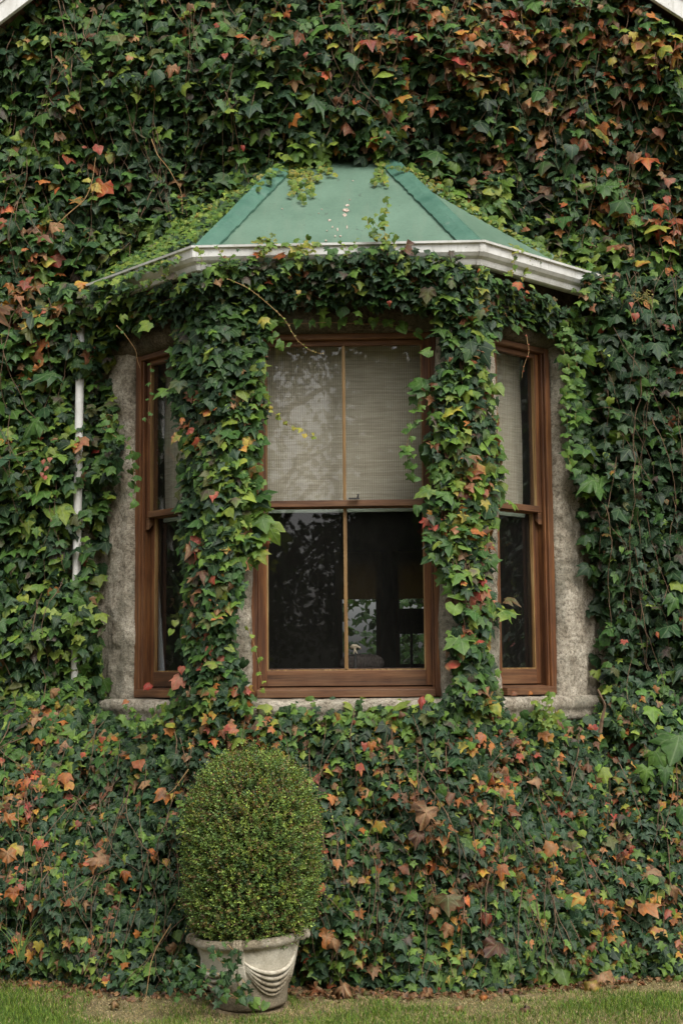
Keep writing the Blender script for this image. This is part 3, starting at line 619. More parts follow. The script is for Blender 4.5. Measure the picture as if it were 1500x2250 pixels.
# window table under it
b = MB(); b.box(-.25, 1.35, 10.3, 10.9, 1.27, 1.3)
tb = empty('table', (.55, 10.6, .7)); tag(tb, 'dark wooden table carrying the lamp inside the bay', 'table')
def loc(o, e): o.location = -Vector(e.location); return o
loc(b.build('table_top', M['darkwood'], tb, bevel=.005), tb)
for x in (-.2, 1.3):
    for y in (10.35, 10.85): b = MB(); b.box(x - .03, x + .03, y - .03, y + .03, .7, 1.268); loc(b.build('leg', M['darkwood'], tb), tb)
# upholstered stool back and pale curved ornament close to the glass
c0 = unproj(795, 1446, 8.7)
st_ = empty('upholstered_chair', (c0[0], 8.75, .7)); tag(st_, 'rounded striped upholstered chair back just inside the right pane', 'chair')
vs = []; rows = []
for i in range(13):
    ph = -math.pi / 2 + math.pi * i / 12; row = []
    for k in range(33):
        th = 2 * math.pi * k / 32; row.append((.135 * math.cos(ph) ** .6 * math.cos(th), .09 * max(math.cos(ph), 0) ** .6 * math.sin(th), c0[2] - .7 - .03 + .055 * math.sin(ph)))
    rows.append(row)
grid_mesh('backrest', np.array(rows), M['uph'], st_)
b = MB(); b.box(-.2, .2, -.05, .38, .36, .44); b.build('seat', M['uph'], st_, bevel=.03)
for x in (-.11, .11): b = MB(); b.tube([(x, .0, .0), (x, 0, c0[2] - .7 - .04)], .016, 8); b.build('leg', M['darkwood'], st_)
for x in (-.17, .17): b = MB(); b.tube([(x, .33, .0), (x, .33, .36)], .018, 8); b.build('leg', M['darkwood'], st_)
c1 = unproj(780, 1424, 8.2); pd = empty('ornament', (c1[0], 8.2, c1[2])); tag(pd, 'small pale wooden bird ornament on thin legs behind the lower right pane', 'ornament')
k_ = 8.2 / F
b = MB(); b.tube([(-10 * k_, 0, 1 * k_), (-4 * k_, 0, 5 * k_), (3 * k_, 0, 4.5 * k_), (9 * k_, 0, 1.5 * k_), (13 * k_, 0, -2 * k_)], [3 * k_, 4 * k_, 3.2 * k_, 2.4 * k_, 1.2 * k_], 10); b.build('body', M['pale'], pd, smooth=True)
b = MB(); b.tube([(-3 * k_, 0, 2 * k_), (-1 * k_, 0, -5 * k_), (-4 * k_, 0, -14 * k_)], [2.2 * k_, 1.8 * k_, .8 * k_], 8); b.build('leg', M['pale'], pd)
b = MB(); b.tube([(1 * k_, 0, 2 * k_), (0, 0, -5 * k_), (5 * k_, 0, -13 * k_)], [2.2 * k_, 1.8 * k_, .8 * k_], 8); b.build('leg', M['pale'], pd)
zb2 = unproj(780, 1468, 8.2)[2]
b = MB(); b.tube([(0, 0, zb2 - c1[2]), (0, 0, -14 * k_)], [.012, .006], 10); b.tube([(-.03, 0, -14.5 * k_), (.03, 0, -13.5 * k_)], .005, 6); b.build('stand', M['iron'], pd)
b = MB(); b.box(-.62, .62, 8.02, 8.30, zb2 - .03, zb2); tag(b.build('inner_shelf', M['darkwood'], bevel=.004), 'dark inner window board behind the front panes', 'shelf')
# pale curtain edge inside the left side window
O, T, Nv, a0, a1, D = wins[1][1]
rows = []
for z in np.linspace(1.5, 2.25, 12):
    row = []
    for k in range(17):
        u = a1 + .115 - (.02 + .075 * (2.25 - z) / .75) * k / 16 * 1.3; n_ = D - .15 + .006 * math.sin(k * 1.6); p = O + T * u + Nv * n_; row.append((p[0], p[1], z))
    rows.append(row)
cu = grid_mesh('curtain', np.array(rows), M['curtain']); tag(cu, 'pale grey edge of a curtain inside the left side window', 'curtain')

# ================================================================== PLAN SURFACES FOR THE IVY
def plan(x, soft=0):
    ax = np.abs(x); return np.clip(7.0 + ax, 7.7, 8.5)
def base_front(x):        # front of the ivy mound where it meets the lawn
    return np.interp(x, [-3, -1.9, -1.3, -.7, 0, .6, 1.0, 1.5, 1.9, 3], [7.75, 7.62, 7.46, 7.40, 7.44, 7.45, 7.58, 7.8, 7.93, 8.0]) + .07 * vnoise(x * 2.3, x * 0 + 4) + .035 * vnoise(x * 9, x * 0)
def ivy_surface(x, z):
    p = plan(x); up_ = p - (.10 + .13 * (np.abs(x) > 1.5) + .05 * np.clip((np.abs(x) - 1.2) / .3, 0, 1))
    k = np.clip(z / 1.42, 0, 1) ** 1.6; lo = base_front(x) * (1 - k) + (up_ - .03) * k
    s_ = np.where(z < 1.42, np.minimum(lo, up_ - .02), up_)
    s_ = np.where(z > 3.95, 8.5 - (.13 + .20 * np.clip((z - 4.7) / .7, 0, 1) + .06 * np.clip((np.abs(x) - 1.2) / .5, 0, 1)), s_)
    return s_ - .075 * fbm(x * 2.1, z * 2.1, o=3) - .055 * vnoise(x * 6, z * 6)
HOLE = [(190, 628), (300, 596), (430, 520), (560, 440), (640, 368), (700, 336), (850, 334), (965, 412), (1105, 500), (1180, 560), (1320, 622), (1330, 640), (1290, 690), (1240, 735), (1250, 900), (1262, 1050), (1288, 1200),
        (1308, 1350), (1325, 1500), (1340, 1552), (1270, 1590), (1190, 1565), (1120, 1555), (1100, 1540), (960, 1535), (900, 1548), (760, 1548), (600, 1552), (560, 1570), (370, 1575), (330, 1590), (230, 1575), (222, 1540),
        (218, 1450), (212, 1280), (238, 1110), (252, 1000), (262, 940), (250, 800), (248, 740), (200, 660)]
PIPE = [[(u0, v0), (u1, v0), (u1, v1), (u0, v1)] for u0, u1, v0, v1 in ((156, 192, 878, 930), (152, 188, 996, 1062), (151, 186, 1070, 1120), (148, 182, 1180, 1252), (144, 178, 1392, 1462))]
def species(uv):          # probability that a leaf is small lobed ivy
    f_ = np.clip((uv[:, 1] - 1480) / 130, 0, 1)
    f_ = np.maximum(f_, .75 * np.exp(-((uv[:, 0] - 1400) / 120) ** 2) * np.clip((uv[:, 1] - 850) / 200, 0, 1))
    f_ = np.where(uv[:, 0] < 330, f_ * np.clip((uv[:, 1] - 1500) / 260, 0, 1), f_)
    return np.clip(f_, .12, .93)
def scatter(n, x0, x1, z0, z1, surf, keep, depth_range=(0, .14), size=(.055, .085), tilt=.55, sp=None, jit=7, droop=None, nbase=None, bigp=.05, lay=None):
    x = rng.uniform(x0, x1, n); z = rng.uniform(z0, z1, n); dp = rng.random(n) ** 1.3
    Y = surf(x, z) + depth_range[0] + dp * (depth_range[1] - depth_range[0]) - .015 * rng.random(n)
    P_ = np.stack([x, Y, z], 1); uv = project(P_); ok = keep(uv + rng.normal(0, jit, uv.shape), P_)
    P_, uv, dp = P_[ok], uv[ok], dp[ok]; n = len(P_)
    kd = (rng.random(n) < (species(uv) if sp is None else sp)).astype(int)
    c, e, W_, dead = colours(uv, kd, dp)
    s_ = np.where(kd == 1, rng.uniform(.038, .066, n), rng.uniform(*size, n) * np.where(rng.random(n) < bigp, 1.45, 1))
    s_ *= np.where(rng.random(n) < .15, .65, 1)
    sh = np.where(kd == 1, np.where(rng.random(n) < .85, 0, 2), rng.choice([1, 2, 3, 0], n, p=[.5, .2, .18, .12]))
    nb = None if nbase is None else nbase(P_)
    Nn = leaf_normals(n, tilt, .5, nb); roll = rng.normal(0, .42, n)
    mess = np.where(dead, .17, .05); curl = np.where(dead, rng.normal(.5, .5, n), rng.normal(.25, .28, n)); fold = np.where(dead, rng.uniform(.3, 1.1, n), rng.uniform(.05, .55, n))
    return dict(P=P_, Nn=Nn, size=s_, roll=roll, sh=sh, col=c, col2=e, mess=mess, curl=curl, fold=fold, asp=rng.uniform(.8, 1.15, n))
def cat(*ds): return {k: np.concatenate([d[k] for d in ds]) for k in ds[0]}
def feature(lst, Yf):      # (u, v, size_px, colour, edge colour, shape, roll_deg, tilt, dead)
    n = len(lst); P_ = []; 
    for u, v, *_ in lst: 
        p = unproj(u, v, 8.0); y = Yf(p) ; P_.append(unproj(u, v, y))
    P_ = np.array(P_); s_ = np.array([l[2] for l in lst]) / F * (P_[:, 1] + .05)
    nn = np.tile([0, -1., 0], (n, 1)); nn[:, 2] += np.array([l[7] for l in lst]) + rng.normal(.1, .2, n); nn[:, 0] += rng.normal(0, .25, n)
    P_[:, 2] += s_ * .4
    dd = np.array([l[8] for l in lst])
    return dict(P=P_, Nn=nn, size=s_, roll=np.radians([float(l[6]) for l in lst]), sh=np.array([l[5] for l in lst]), col=np.array([PAL[l[3]] for l in lst]), col2=np.array([PAL[l[4]] for l in lst]),
                mess=np.where(dd > 0, .2, .06), curl=np.where(dd > 0, rng.normal(.5, .5, n), rng.normal(.35, .2, n)), fold=np.where(dd > 0, rng.uniform(.3, 1.2, n), rng.uniform(.15, .55, n)), asp=rng.uniform(.7, 1.1, n))
def stems(n, x0, x1, z0, z1, surf, keep, r=.0022, off=.0, length=(.3, .9), horiz=.25):
    mb = MB(); c = 0
    while c < n:
        x = random.uniform(x0, x1); z = random.uniform(z0, z1); L_ = random.uniform(*length); pts = []; a_ = random.gauss(0, horiz)
        if random.random() < .12: a_ = random.uniform(-1.4, 1.4)
        k_ = int(L_ / .05) + 2; ok = True
        d0 = random.uniform(-.015, .03) + off
        for i in range(k_):
            if z < .03: break
            y = float(surf(np.array([x]), np.array([z]))[0]) + d0 + .008 * math.sin(i * 1.7)
            pts.append((x, y, z)); a_ += random.gauss(0, .16); a_ *= .93; x += .05 * math.sin(a_); z -= .05 * math.cos(a_)
        if len(pts) < 3: continue
        uv = project(np.array(pts))
        if not keep(uv, np.array(pts)).all(): continue
        rr = r * random.uniform(.6, 1.5); mb.tube(pts, [rr * (1 - .5 * i / len(pts)) for i in range(len(pts))], 4, cap=False); c += 1
    return mb
# ---- 1. creeper over the gable wall
def inframe(uv): return (uv[:, 0] > -200) & (uv[:, 0] < 1700) & (uv[:, 1] > -220)
VERGE_R = lambda uv: (uv[:, 1] > (uv[:, 0] - 1408) * .75) & (uv[:, 1] > (48 - uv[:, 0]) * .95)
def keep_wall(uv, P_):
    k = inframe(uv) & ~inpoly(uv, HOLE) & VERGE_R(uv) & (P_[:, 2] > 1.25)
    for pp in PIPE: k &= ~inpoly(uv, pp)
    inside = (np.abs(P_[:, 0]) < 1.2) & (P_[:, 2] < 3.9); return k & ~inside
wall_ivy = empty('climbing_creeper', (0, 8.4, 1.3)); tag(wall_ivy, 'broad sheet of creeper covering the gable wall around and above the bay, leaves turning orange', 'creeper')
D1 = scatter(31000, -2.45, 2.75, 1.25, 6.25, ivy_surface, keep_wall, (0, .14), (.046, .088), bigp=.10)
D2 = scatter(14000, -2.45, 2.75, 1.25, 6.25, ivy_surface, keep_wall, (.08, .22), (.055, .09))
# turned and large leaves that stand out on the wall
FW = [(228, 418, 44, 'orange', 'red', 3, 20, .3, 0), (208, 415, 26, 'yellow', 'orange', 3, -40, .4, 0), (196, 398, 18, 'yellow', 'lime', 2, 60, .4, 0), (217, 330, 26, 'red', 'pink', 2, -10, .3, 0), (190, 326, 14, 'pink', 'red', 2, 70, .4, 0),
      (75, 565, 24, 'rust', 'orange', 1, 0, .4, 0), (60, 552, 20, 'orange', 'rust', 2, 40, .4, 0), (25, 630, 22, 'orange', 'tan', 1, 10, .3, 1), (38, 655, 20, 'rust', 'tan', 1, -30, .3, 1), (90, 812, 34, 'orange', 'tan', 1, 65, .8, 1),
      (128, 300, 26, 'tan', 'brown', 3, 20, .3, 1), (380, 150, 26, 'tan', 'rust', 3, 20, .3, 1), (418, 15, 24, 'brown', 'tan', 1, 0, .3, 1), (287, 130, 16, 'tan', 'orange', 1, 30, .3, 0), (495, 122, 20, 'red', 'rust', 2, 0, .3, 0),
      (487, 275, 32, 'green', 'mid', 2, 10, .2, 0), (340, 170, 40, 'blue', 'dark', 2, 0, .3, 0), (655, 80, 30, 'brown', 'rust', 1, 10, .3, 1), (672, 120, 16, 'red', 'pink', 2, 0, .3, 0), (535, 325, 14, 'red', 'red', 2, 0, .3, 0),
      (690, 230, 52, 'dark', 'mid', 3, -20, .7, 0), (775, 130, 40, 'blue', 'mid', 1, 0, .5, 0), (1255, 330, 36, 'blue', 'blue', 2, 0, .2, 0), (1290, 320, 34, 'rust', 'brown', 1, 60, .8, 1), (1410, 230, 30, 'orange', 'tan', 1, -20, .4, 1),
      (1165, 230, 34, 'orange', 'olive', 1, -40, .6, 0), (1205, 120, 24, 'pink', 'red', 1, 0, .3, 0), (1325, 55, 26, 'orange', 'red', 1, 10, .3, 0), (1392, 78, 20, 'yellow', 'yellow', 1, 0, .4, 0), (1345, 135, 24, 'yellow', 'olive', 2, 0, .4, 0),
      (1130, 110, 34, 'brown', 'rust', 3, 60, .5, 1), (1095, 175, 24, 'tan', 'brown', 1, 0, .2, 1), (905, 10, 30, 'rust', 'brown', 1, 0, .2, 1), (1450, 290, 30, 'pink', 'tan', 2, 0, .3, 0), (1450, 460, 28, 'orange', 'red', 1, 0, .3, 0), (1465, 440, 22, 'rust', 'red', 2, 0, .3, 0),
      (1470, 400, 26, 'pink', 'brown', 2, 10, .3, 0), (1455, 385, 20, 'tan', 'tan', 2, 0, .3, 1), (1330, 420, 40, 'mid', 'green', 3, 10, .5, 0), (1365, 455, 50, 'mid', 'dark', 3, -20, .5, 0), (1310, 1072, 50, 'green', 'mid', 3, 60, .4, 0), (1320, 1075, 46, 'green', 'bright', 3, 50, .3, 0),
      (1285, 1000, 40, 'mid', 'green', 1, 60, .6, 0), (1480, 1330, 44, 'mid', 'green', 1, 20, .3, 0), (1370, 1412, 16, 'red', 'pink', 1, 0, .3, 0), (1445, 1395, 14, 'orange', 'red', 2, 0, .3, 0), (1395, 695, 17, 'pink', 'red', 2, 0, .3, 0), (1385, 670, 14, 'pink', 'red', 2, 0, .3, 0),
      (95, 1015, 13, 'pink', 'red', 2, 0, .3, 0), (104, 1030, 14, 'pink', 'red', 2, 20, .3, 0), (92, 1043, 12, 'pink', 'red', 2, 0, .3, 0), (110, 1010, 12, 'pink', 'pink', 2, 0, .3, 0), (100, 1050, 12, 'red', 'pink', 2, 0, .3, 0),
      (85, 940, 46, 'green', 'mid', 3, 50, .7, 0), (120, 840, 60, 'mid', 'blue', 3, 60, .9, 0), (1480, 700, 30, 'blue', 'dark', 1, 0, .4, 0), (1420, 700, 32, 'blue', 'dark', 0, 0, .3, 0), (1400, 745, 30, 'blue', 'mid', 0, 30, .3, 0), (1440, 770, 46, 'dark', 'blue', 1, 0, .3, 0)]
D3 = feature(FW, lambda p: float(ivy_surface(np.array([p[0]]), np.array([p[2]]))[0]) - .07)
leaf_mesh('foliage', parent=None, **cat(D1, D2, D3)).parent = wall_ivy
def W0(o, e): o.location = -Vector(e.location); return o
W0(bpy.data.objects['foliage'], wall_ivy)
W0(stems(230, -2.3, 2.6, 1.4, 6.1, ivy_surface, lambda uv, P_: keep_wall(uv, P_), .0024, -.02).build('stem', M['stem'], wall_ivy), wall_ivy)
# ---- 2. small leaved ivy mounded against the foot of the wall and bay
def keep_apron(uv, P_): return inframe(uv) & ~inpoly(uv, HOLE) & (P_[:, 2] > .01)
ap = empty('ground_ivy', (0, 7.5, 0)); tag(ap, 'thick bank of small leaved ivy under the stone sill reaching down to the lawn', 'ivy')
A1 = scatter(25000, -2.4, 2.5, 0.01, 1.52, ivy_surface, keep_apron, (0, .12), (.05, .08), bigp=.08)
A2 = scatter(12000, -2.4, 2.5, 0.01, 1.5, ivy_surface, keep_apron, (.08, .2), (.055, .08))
FA = [(925, 1543, 26, 'red', 'red', 2, 0, .4, 0), (547, 1520, 18, 'red', 'pink', 2, 0, .3, 0), (700, 1958, 34, 'orange', 'pink', 2, 15, .2, 0), (940, 1785, 50, 'tan', 'brown', 3, 20, .3, 1), (965, 1830, 44, 'tan', 'orange', 1, -15, .3, 1), (915, 1840, 32, 'brown', 'purple', 1, 0, .3, 1),
      (1215, 1870, 34, 'tan', 'orange', 1, 30, .4, 0), (790, 1690, 24, 'red', 'orange', 1, 0, .3, 0), (800, 1640, 18, 'red', 'pink', 2, 0, .3, 0), (1310, 1603, 16, 'red', 'red', 2, 60, .3, 0), (1292, 1602, 15, 'red', 'orange', 2, -60, .3, 0), (1205, 1622, 28, 'orange', 'yellow', 1, 20, .4, 0), (1190, 1620, 24, 'orange', 'tan', 1, -30, .4, 0),
      (1140, 1665, 18, 'red', 'orange', 1, 0, .3, 0), (815, 1640, 20, 'orange', 'rust', 1, 0, .3, 0), (1075, 1640, 28, 'orange', 'tan', 1, 0, .3, 0), (1060, 1622, 24, 'pink', 'orange', 1, 30, .3, 0), (1490, 1640, 60, 'green', 'mid', 3, 20, .6, 0), (1440, 1668, 46, 'green', 'bright', 3, -30, .6, 0), (1420, 1700, 34, 'bright', 'green', 3, 10, .4, 0),
      (1460, 1700, 36, 'mid', 'green', 3, 0, .4, 0), (1500, 1790, 40, 'mid', 'green', 2, 0, .3, 0), (1480, 1960, 40, 'tan', 'brown', 3, 50, .8, 1), (1415, 2000, 44, 'orange', 'tan', 1, -40, .6, 0), (1440, 1975, 30, 'orange', 'yellow', 1, 20, .5, 0), (1340, 1985, 26, 'orange', 'rust', 1, 0, .3, 0), (1275, 1980, 28, 'yellow', 'orange', 1, 40, .6, 0),
      (230, 1895, 44, 'tan', 'brown', 3, 70, .8, 1), (205, 1900, 26, 'tan', 'orange', 1, -50, .5, 1), (365, 1750, 36, 'brown', 'orange', 1, 50, .6, 1), (85, 1855, 24, 'red', 'orange', 1, 0, .3, 0), (145, 1710, 26, 'orange', 'rust', 1, 0, .3, 0), (155, 1728, 22, 'orange', 'yellow', 1, 30, .3, 0), (60, 1720, 20, 'orange', 'red', 2, 0, .3, 0),
      (15, 1880, 34, 'tan', 'orange', 3, 0, .4, 1), (40, 1870, 30, 'yellow', 'tan', 1, 30, .4, 0), (70, 1985, 30, 'tan', 'orange', 1, 0, .3, 1), (100, 1985, 26, 'yellow', 'orange', 1, -20, .3, 0), (80, 2000, 24, 'brown', 'rust', 1, 20, .3, 1), (30, 1965, 30, 'rust', 'orange', 1, 0, .3, 1), (20, 1800, 30, 'orange', 'tan', 1, 0, .3, 1),
      (85, 2080, 22, 'yellow', 'yellow', 1, 0, .3, 0), (340, 1885, 24, 'orange', 'tan', 1, 20, .3, 1), (275, 1920, 20, 'rust', 'orange', 1, 0, .3, 1), (240, 1960, 24, 'tan', 'brown', 1, 30, .4, 1), (180, 1660, 16, 'red', 'orange', 1, 0, .3, 0), (225, 1625, 16, 'red', 'orange', 2, 0, .3, 0),
      (985, 2045, 30, 'tan', 'rust', 1, 20, .3, 1), (1090, 2085, 38, 'brown', 'purple', 3, 40, .5, 1), (820, 2130, 26, 'tan', 'brown', 3, 0, .3, 1), (740, 1900, 24, 'orange', 'tan', 1, 0, .3, 0), (835, 1815, 22, 'yellow', 'orange', 1, 0, .3, 0), (955, 2005, 24, 'tan', 'orange', 1, 0, .3, 0), (985, 1985, 40, 'olive', 'brown', 3, 0, .3, 0), (720, 2060, 36, 'tan', 'orange', 3, 10, .4, 1), (735, 2075, 30, 'tan', 'brown', 1, 40, .4, 1),
      (1100, 1915, 34, 'rust', 'orange', 1, 0, .3, 0), (1140, 1930, 26, 'olive', 'orange', 1, 0, .3, 0), (1180, 1720, 30, 'tan', 'brown', 1, 50, .5, 1), (1110, 1790, 26, 'rust', 'brown', 1, -70, .6, 1), (520, 1608, 20, 'pink', 'orange', 1, 60, .4, 0), (600, 1607, 18, 'orange', 'pink', 1, 60, .4, 0), (505, 1605, 18, 'red', 'pink', 2, 60, .4, 0)]
A3 = feature(FA, lambda p: float(ivy_surface(np.array([p[0]]), np.array([p[2]]))[0]) - .06)
o_ = leaf_mesh('foliage', parent=ap, **cat(A1, A2, A3)); W0(o_, ap)
W0(stems(260, -2.3, 2.4, .25, 1.45, ivy_surface, keep_apron, .0022, -.03, (.2, .7), .35).build('stem', M['stem'], ap), ap)
# ---- 3. ivy columns on the two stone piers
LP = [(365, 640), (560, 640), (590, 700), (592, 760), (585, 900), (572, 1000), (582, 1080), (600, 1170), (585, 1215), (545, 1240), (540, 1290), (528, 1340), (522, 1420), (548, 1480), (556, 1570), (345, 1570), (380, 1500), (400, 1450), (388, 1380), (400, 1280), (382, 1180), (392, 1000), (382, 920), (366, 860), (375, 760)]
RP = [(930, 640), (1130, 630), (1120, 700), (1095, 745), (1080, 790), (1098, 880), (1118, 1000), (1108, 1110), (1100, 1150), (1084, 1180), (1096, 1210), (1080, 1240), (1086, 1290), (1112, 1330), (1090, 1370), (1080, 1420), (1096, 1480), (1130, 1580), (930, 1575), (976, 1530), (984, 1470), (975, 1420), (990, 1350), (980, 1290), (955, 1240), (925, 1180), (918, 1120), (938, 1050), (925, 980), (940, 900), (925, 860), (958, 790), (945, 700)]
LP = [(u + (14 if u < 460 else -14), v) for u, v in LP]; RP = [(u + (14 if u < 1015 else -14), v) for u, v in RP]
def pier_surf(sx):
    def f(x, z):
        p = np.where(np.abs(x) < .7, 7.7, 7.0 + np.abs(x)); r_ = .05 + .05 * np.cos(np.clip((np.abs(x) - .68) / .3, -1, 1) * 1.4)
        return p - r_ - .03 * fbm(x * 5, z * 4, o=2)
    return f
for sx, poly, lb, nn_ in ((-1, LP, 'dense column of ivy climbing the left stone pier between the front and left windows', 4900), (1, RP, 'yellowing column of ivy climbing the right stone pier between the front and right windows', 3300)):
    e = empty('pier_ivy', (sx * .7, 7.6, 1.4)); tag(e, lb, 'ivy', 'ivy columns on the bay piers')
    kp = lambda uv, P_, poly=poly: inpoly(uv, poly)
    nb = lambda P_, sx=sx: np.stack([sx * np.clip((np.abs(P_[:, 0]) - .6) / .25, 0, 1) * .7, -np.ones(len(P_)), np.zeros(len(P_))], 1)
    x0, x1 = (-1.02, -.38) if sx < 0 else (.36, 1.0)
    d1 = scatter(nn_, x0, x1, 1.42, 3.62, pier_surf(sx), kp, (-.06, .06), (.05, .085), sp=.45, jit=7, nbase=nb)
    ft = ([(440, 1200, 44, 'red', 'rust', 3, 10, .3, 0), (395, 1500, 30, 'pink', 'pink', 1, 30, .3, 0), (400, 1472, 20, 'pink', 'red', 2, 0, .3, 0), (475, 945, 26, 'red', 'green', 1, 30, .3, 0), (415, 950, 20, 'red', 'pink', 2, -40, .3, 0), (400, 925, 18, 'orange', 'rust', 1, 0, .3, 0), (390, 965, 26, 'lime', 'pink', 3, 30, .4, 0),
           (590, 1175, 46, 'bright', 'lime', 1, -28, .1, 0), (575, 1150, 42, 'green', 'bright', 1, -15, .2, 0), (560, 1120, 36, 'bright', 'lime', 1, 10, .3, 0), (540, 1190, 40, 'bright', 'green', 1, -10, .3, 0), (500, 1185, 34, 'green', 'bright', 1, 0, .3, 0), (460, 1170, 18, 'red', 'pink', 2, 0, .3, 0), (462, 1245, 18, 'orange', 'tan', 2, 0, .3, 0), (475, 1262, 16, 'orange', 'yellow', 2, 0, .3, 0),
           (430, 1275, 28, 'tan', 'purple', 1, 40, .4, 0), (430, 1320, 28, 'olive', 'pink', 2, 0, .3, 0), (438, 1345, 24, 'rust', 'pink', 2, 0, .3, 0), (455, 1400, 18, 'red', 'pink', 2, 0, .3, 0), (465, 1425, 24, 'red', 'pink', 1, 0, .3, 0), (485, 1450, 20, 'pink', 'red', 2, 0, .3, 0), (455, 1475, 30, 'red', 'pink', 1, 20, .3, 0),
           (385, 1370, 18, 'lime', 'olive', 2, 0, .3, 0), (378, 1390, 18, 'bright', 'lime', 2, 20, .3, 0), (500, 1290, 28, 'olive', 'purple', 2, 0, .3, 0), (490, 775, 40, 'blue', 'dark', 2, 0, .3, 0), (395, 850, 34, 'dark', 'olive', 1, 0, .3, 0), (450, 850, 36, 'dark', 'purple', 2, 0, .3, 0), (480, 730, 50, 'blue', 'mid', 3, 10, .3, 0), (440, 710, 34, 'dark', 'blue', 2, 0, .3, 0),
           (365, 870, 34, 'bright', 'green', 1, 60, .5, 0), (530, 880, 26, 'bright', 'lime', 1, 0, .4, 0), (530, 1000, 30, 'lime', 'bright', 2, 60, .5, 0), (440, 1080, 30, 'lime', 'green', 2, 0, .3, 0), (555, 1100, 26, 'lime', 'bright', 2, 20, .3, 0)] if sx < 0 else
          [(925, 850, 42, 'green', 'mid', 3, 75, .9, 0), (925, 868, 34, 'dark', 'green', 1, 70, .5, 0), (945, 780, 30, 'bright', 'green', 2, 70, .4, 0), (1050, 770, 20, 'orange', 'tan', 1, 0, .3, 0), (1085, 860, 34, 'lime', 'green', 2, -40, .4, 0), (1050, 1035, 46, 'orange', 'lime', 3, 60, .5, 0), (1030, 1050, 34, 'pink', 'orange', 1, -60, .5, 0),
           (1010, 1010, 20, 'orange', 'pink', 1, 0, .3, 0), (1075, 1030, 30, 'lime', 'olive', 1, 30, .3, 0), (945, 1090, 40, 'green', 'lime', 3, 60, .5, 0), (918, 1120, 26, 'mid', 'green', 2, 10, .3, 0), (1065, 1110, 26, 'yellow', 'olive', 1, 0, .3, 0), (1025, 1160, 50, 'yellow', 'lime', 3, 80, .5, 0), (1052, 1165, 40, 'lime', 'bright', 3, 70, .4, 0),
           (1050, 1135, 18, 'red', 'pink', 1, 30, .3, 0), (1060, 1280, 16, 'red', 'red', 1, 0, .3, 0), (1000, 1275, 13, 'red', 'orange', 1, 0, .3, 0), (1075, 1235, 50, 'mid', 'green', 3, 30, .3, 0), (960, 1230, 40, 'mid', 'dark', 1, 60, .5, 0), (1112, 1328, 34, 'olive', 'brown', 1, -75, 1.6, 0), (1100, 1358, 42, 'green', 'lime', 3, -85, 1.1, 0),
           (1060, 1370, 40, 'green', 'bright', 1, 60, .5, 0), (1050, 1420, 40, 'bright', 'green', 1, 20, .4, 0), (1012, 1415, 28, 'green', 'bright', 2, 60, .3, 0), (1030, 1510, 30, 'pink', 'tan', 1, 0, .3, 0), (1060, 1550, 32, 'lime', 'olive', 2, 40, .4, 0), (1085, 1560, 34, 'lime', 'yellow', 2, -20, .4, 0), (1020, 735, 40, 'blue', 'dark', 2, 0, .3, 0),
           (985, 1110, 28, 'dark', 'blue', 0, 40, .3, 0), (1035, 1185, 24, 'orange', 'yellow', 1, 0, .3, 0), (975, 1020, 26, 'bright', 'green', 1, 0, .3, 0), (960, 960, 24, 'green', 'bright', 2, 0, .3, 0)])
    d2 = feature(ft, lambda p: 7.56 + .5 * max(abs(p[0]) - .72, 0))
    o_ = leaf_mesh('foliage', parent=e, **cat(d1, d2)); W0(o_, e)
    W0(stems(60, x0 + .08, x1 - .08, 1.9, 3.6, pier_surf(sx), kp, .0028, -.02, (.2, .8), .2).build('stem', M['stem'], e), e)
# ---- 4. ivy hanging below and over the gutter
EB = [(190, 674), (330, 634), (430, 606), (462, 586), (520, 562), (600, 566), (700, 562), (790, 552), (850, 535), (900, 550), (1000, 560), (1040, 586), (1130, 622), (1230, 660), (1285, 695), (1290, 725), (1235, 745), (1180, 718), (1120, 705), (1110, 700), (1000, 695), (940, 678), (850, 668), (700, 668), (600, 672), (560, 690), (380, 690), (330, 710), (270, 720), (200, 760)]
def eave_surf(x, z):
    ax = np.abs(x); o_ = .20 - .14 * np.clip((3.86 - z) / .3, 0, 1)
    p = np.where(ax < .7 + .414 * o_, 7.7 - o_, 7.0 + ax - o_ * 1.41421); return np.minimum(p, 8.35) - .05 * fbm(x * 4, z * 5, o=2) - .05
e = empty('eave_ivy', (0, 7.5, 3.7)); tag(e, 'ivy hanging in a fringe from the white gutter above the bay windows', 'ivy')
nbE = lambda P_: np.stack([np.sign(P_[:, 0]) * np.clip((np.abs(P_[:, 0]) - .75) / .2, 0, 1) * .8, -np.ones(len(P_)), np.zeros(len(P_))], 1)
d1 = scatter(9500, -1.75, 1.75, 3.35, 3.98, eave_surf, lambda uv, P_: inpoly(uv, EB) & (P_[:, 2] > 3.36), (-.03, .12), (.045, .07), tilt=.75, sp=.8, jit=7, nbase=nbE)
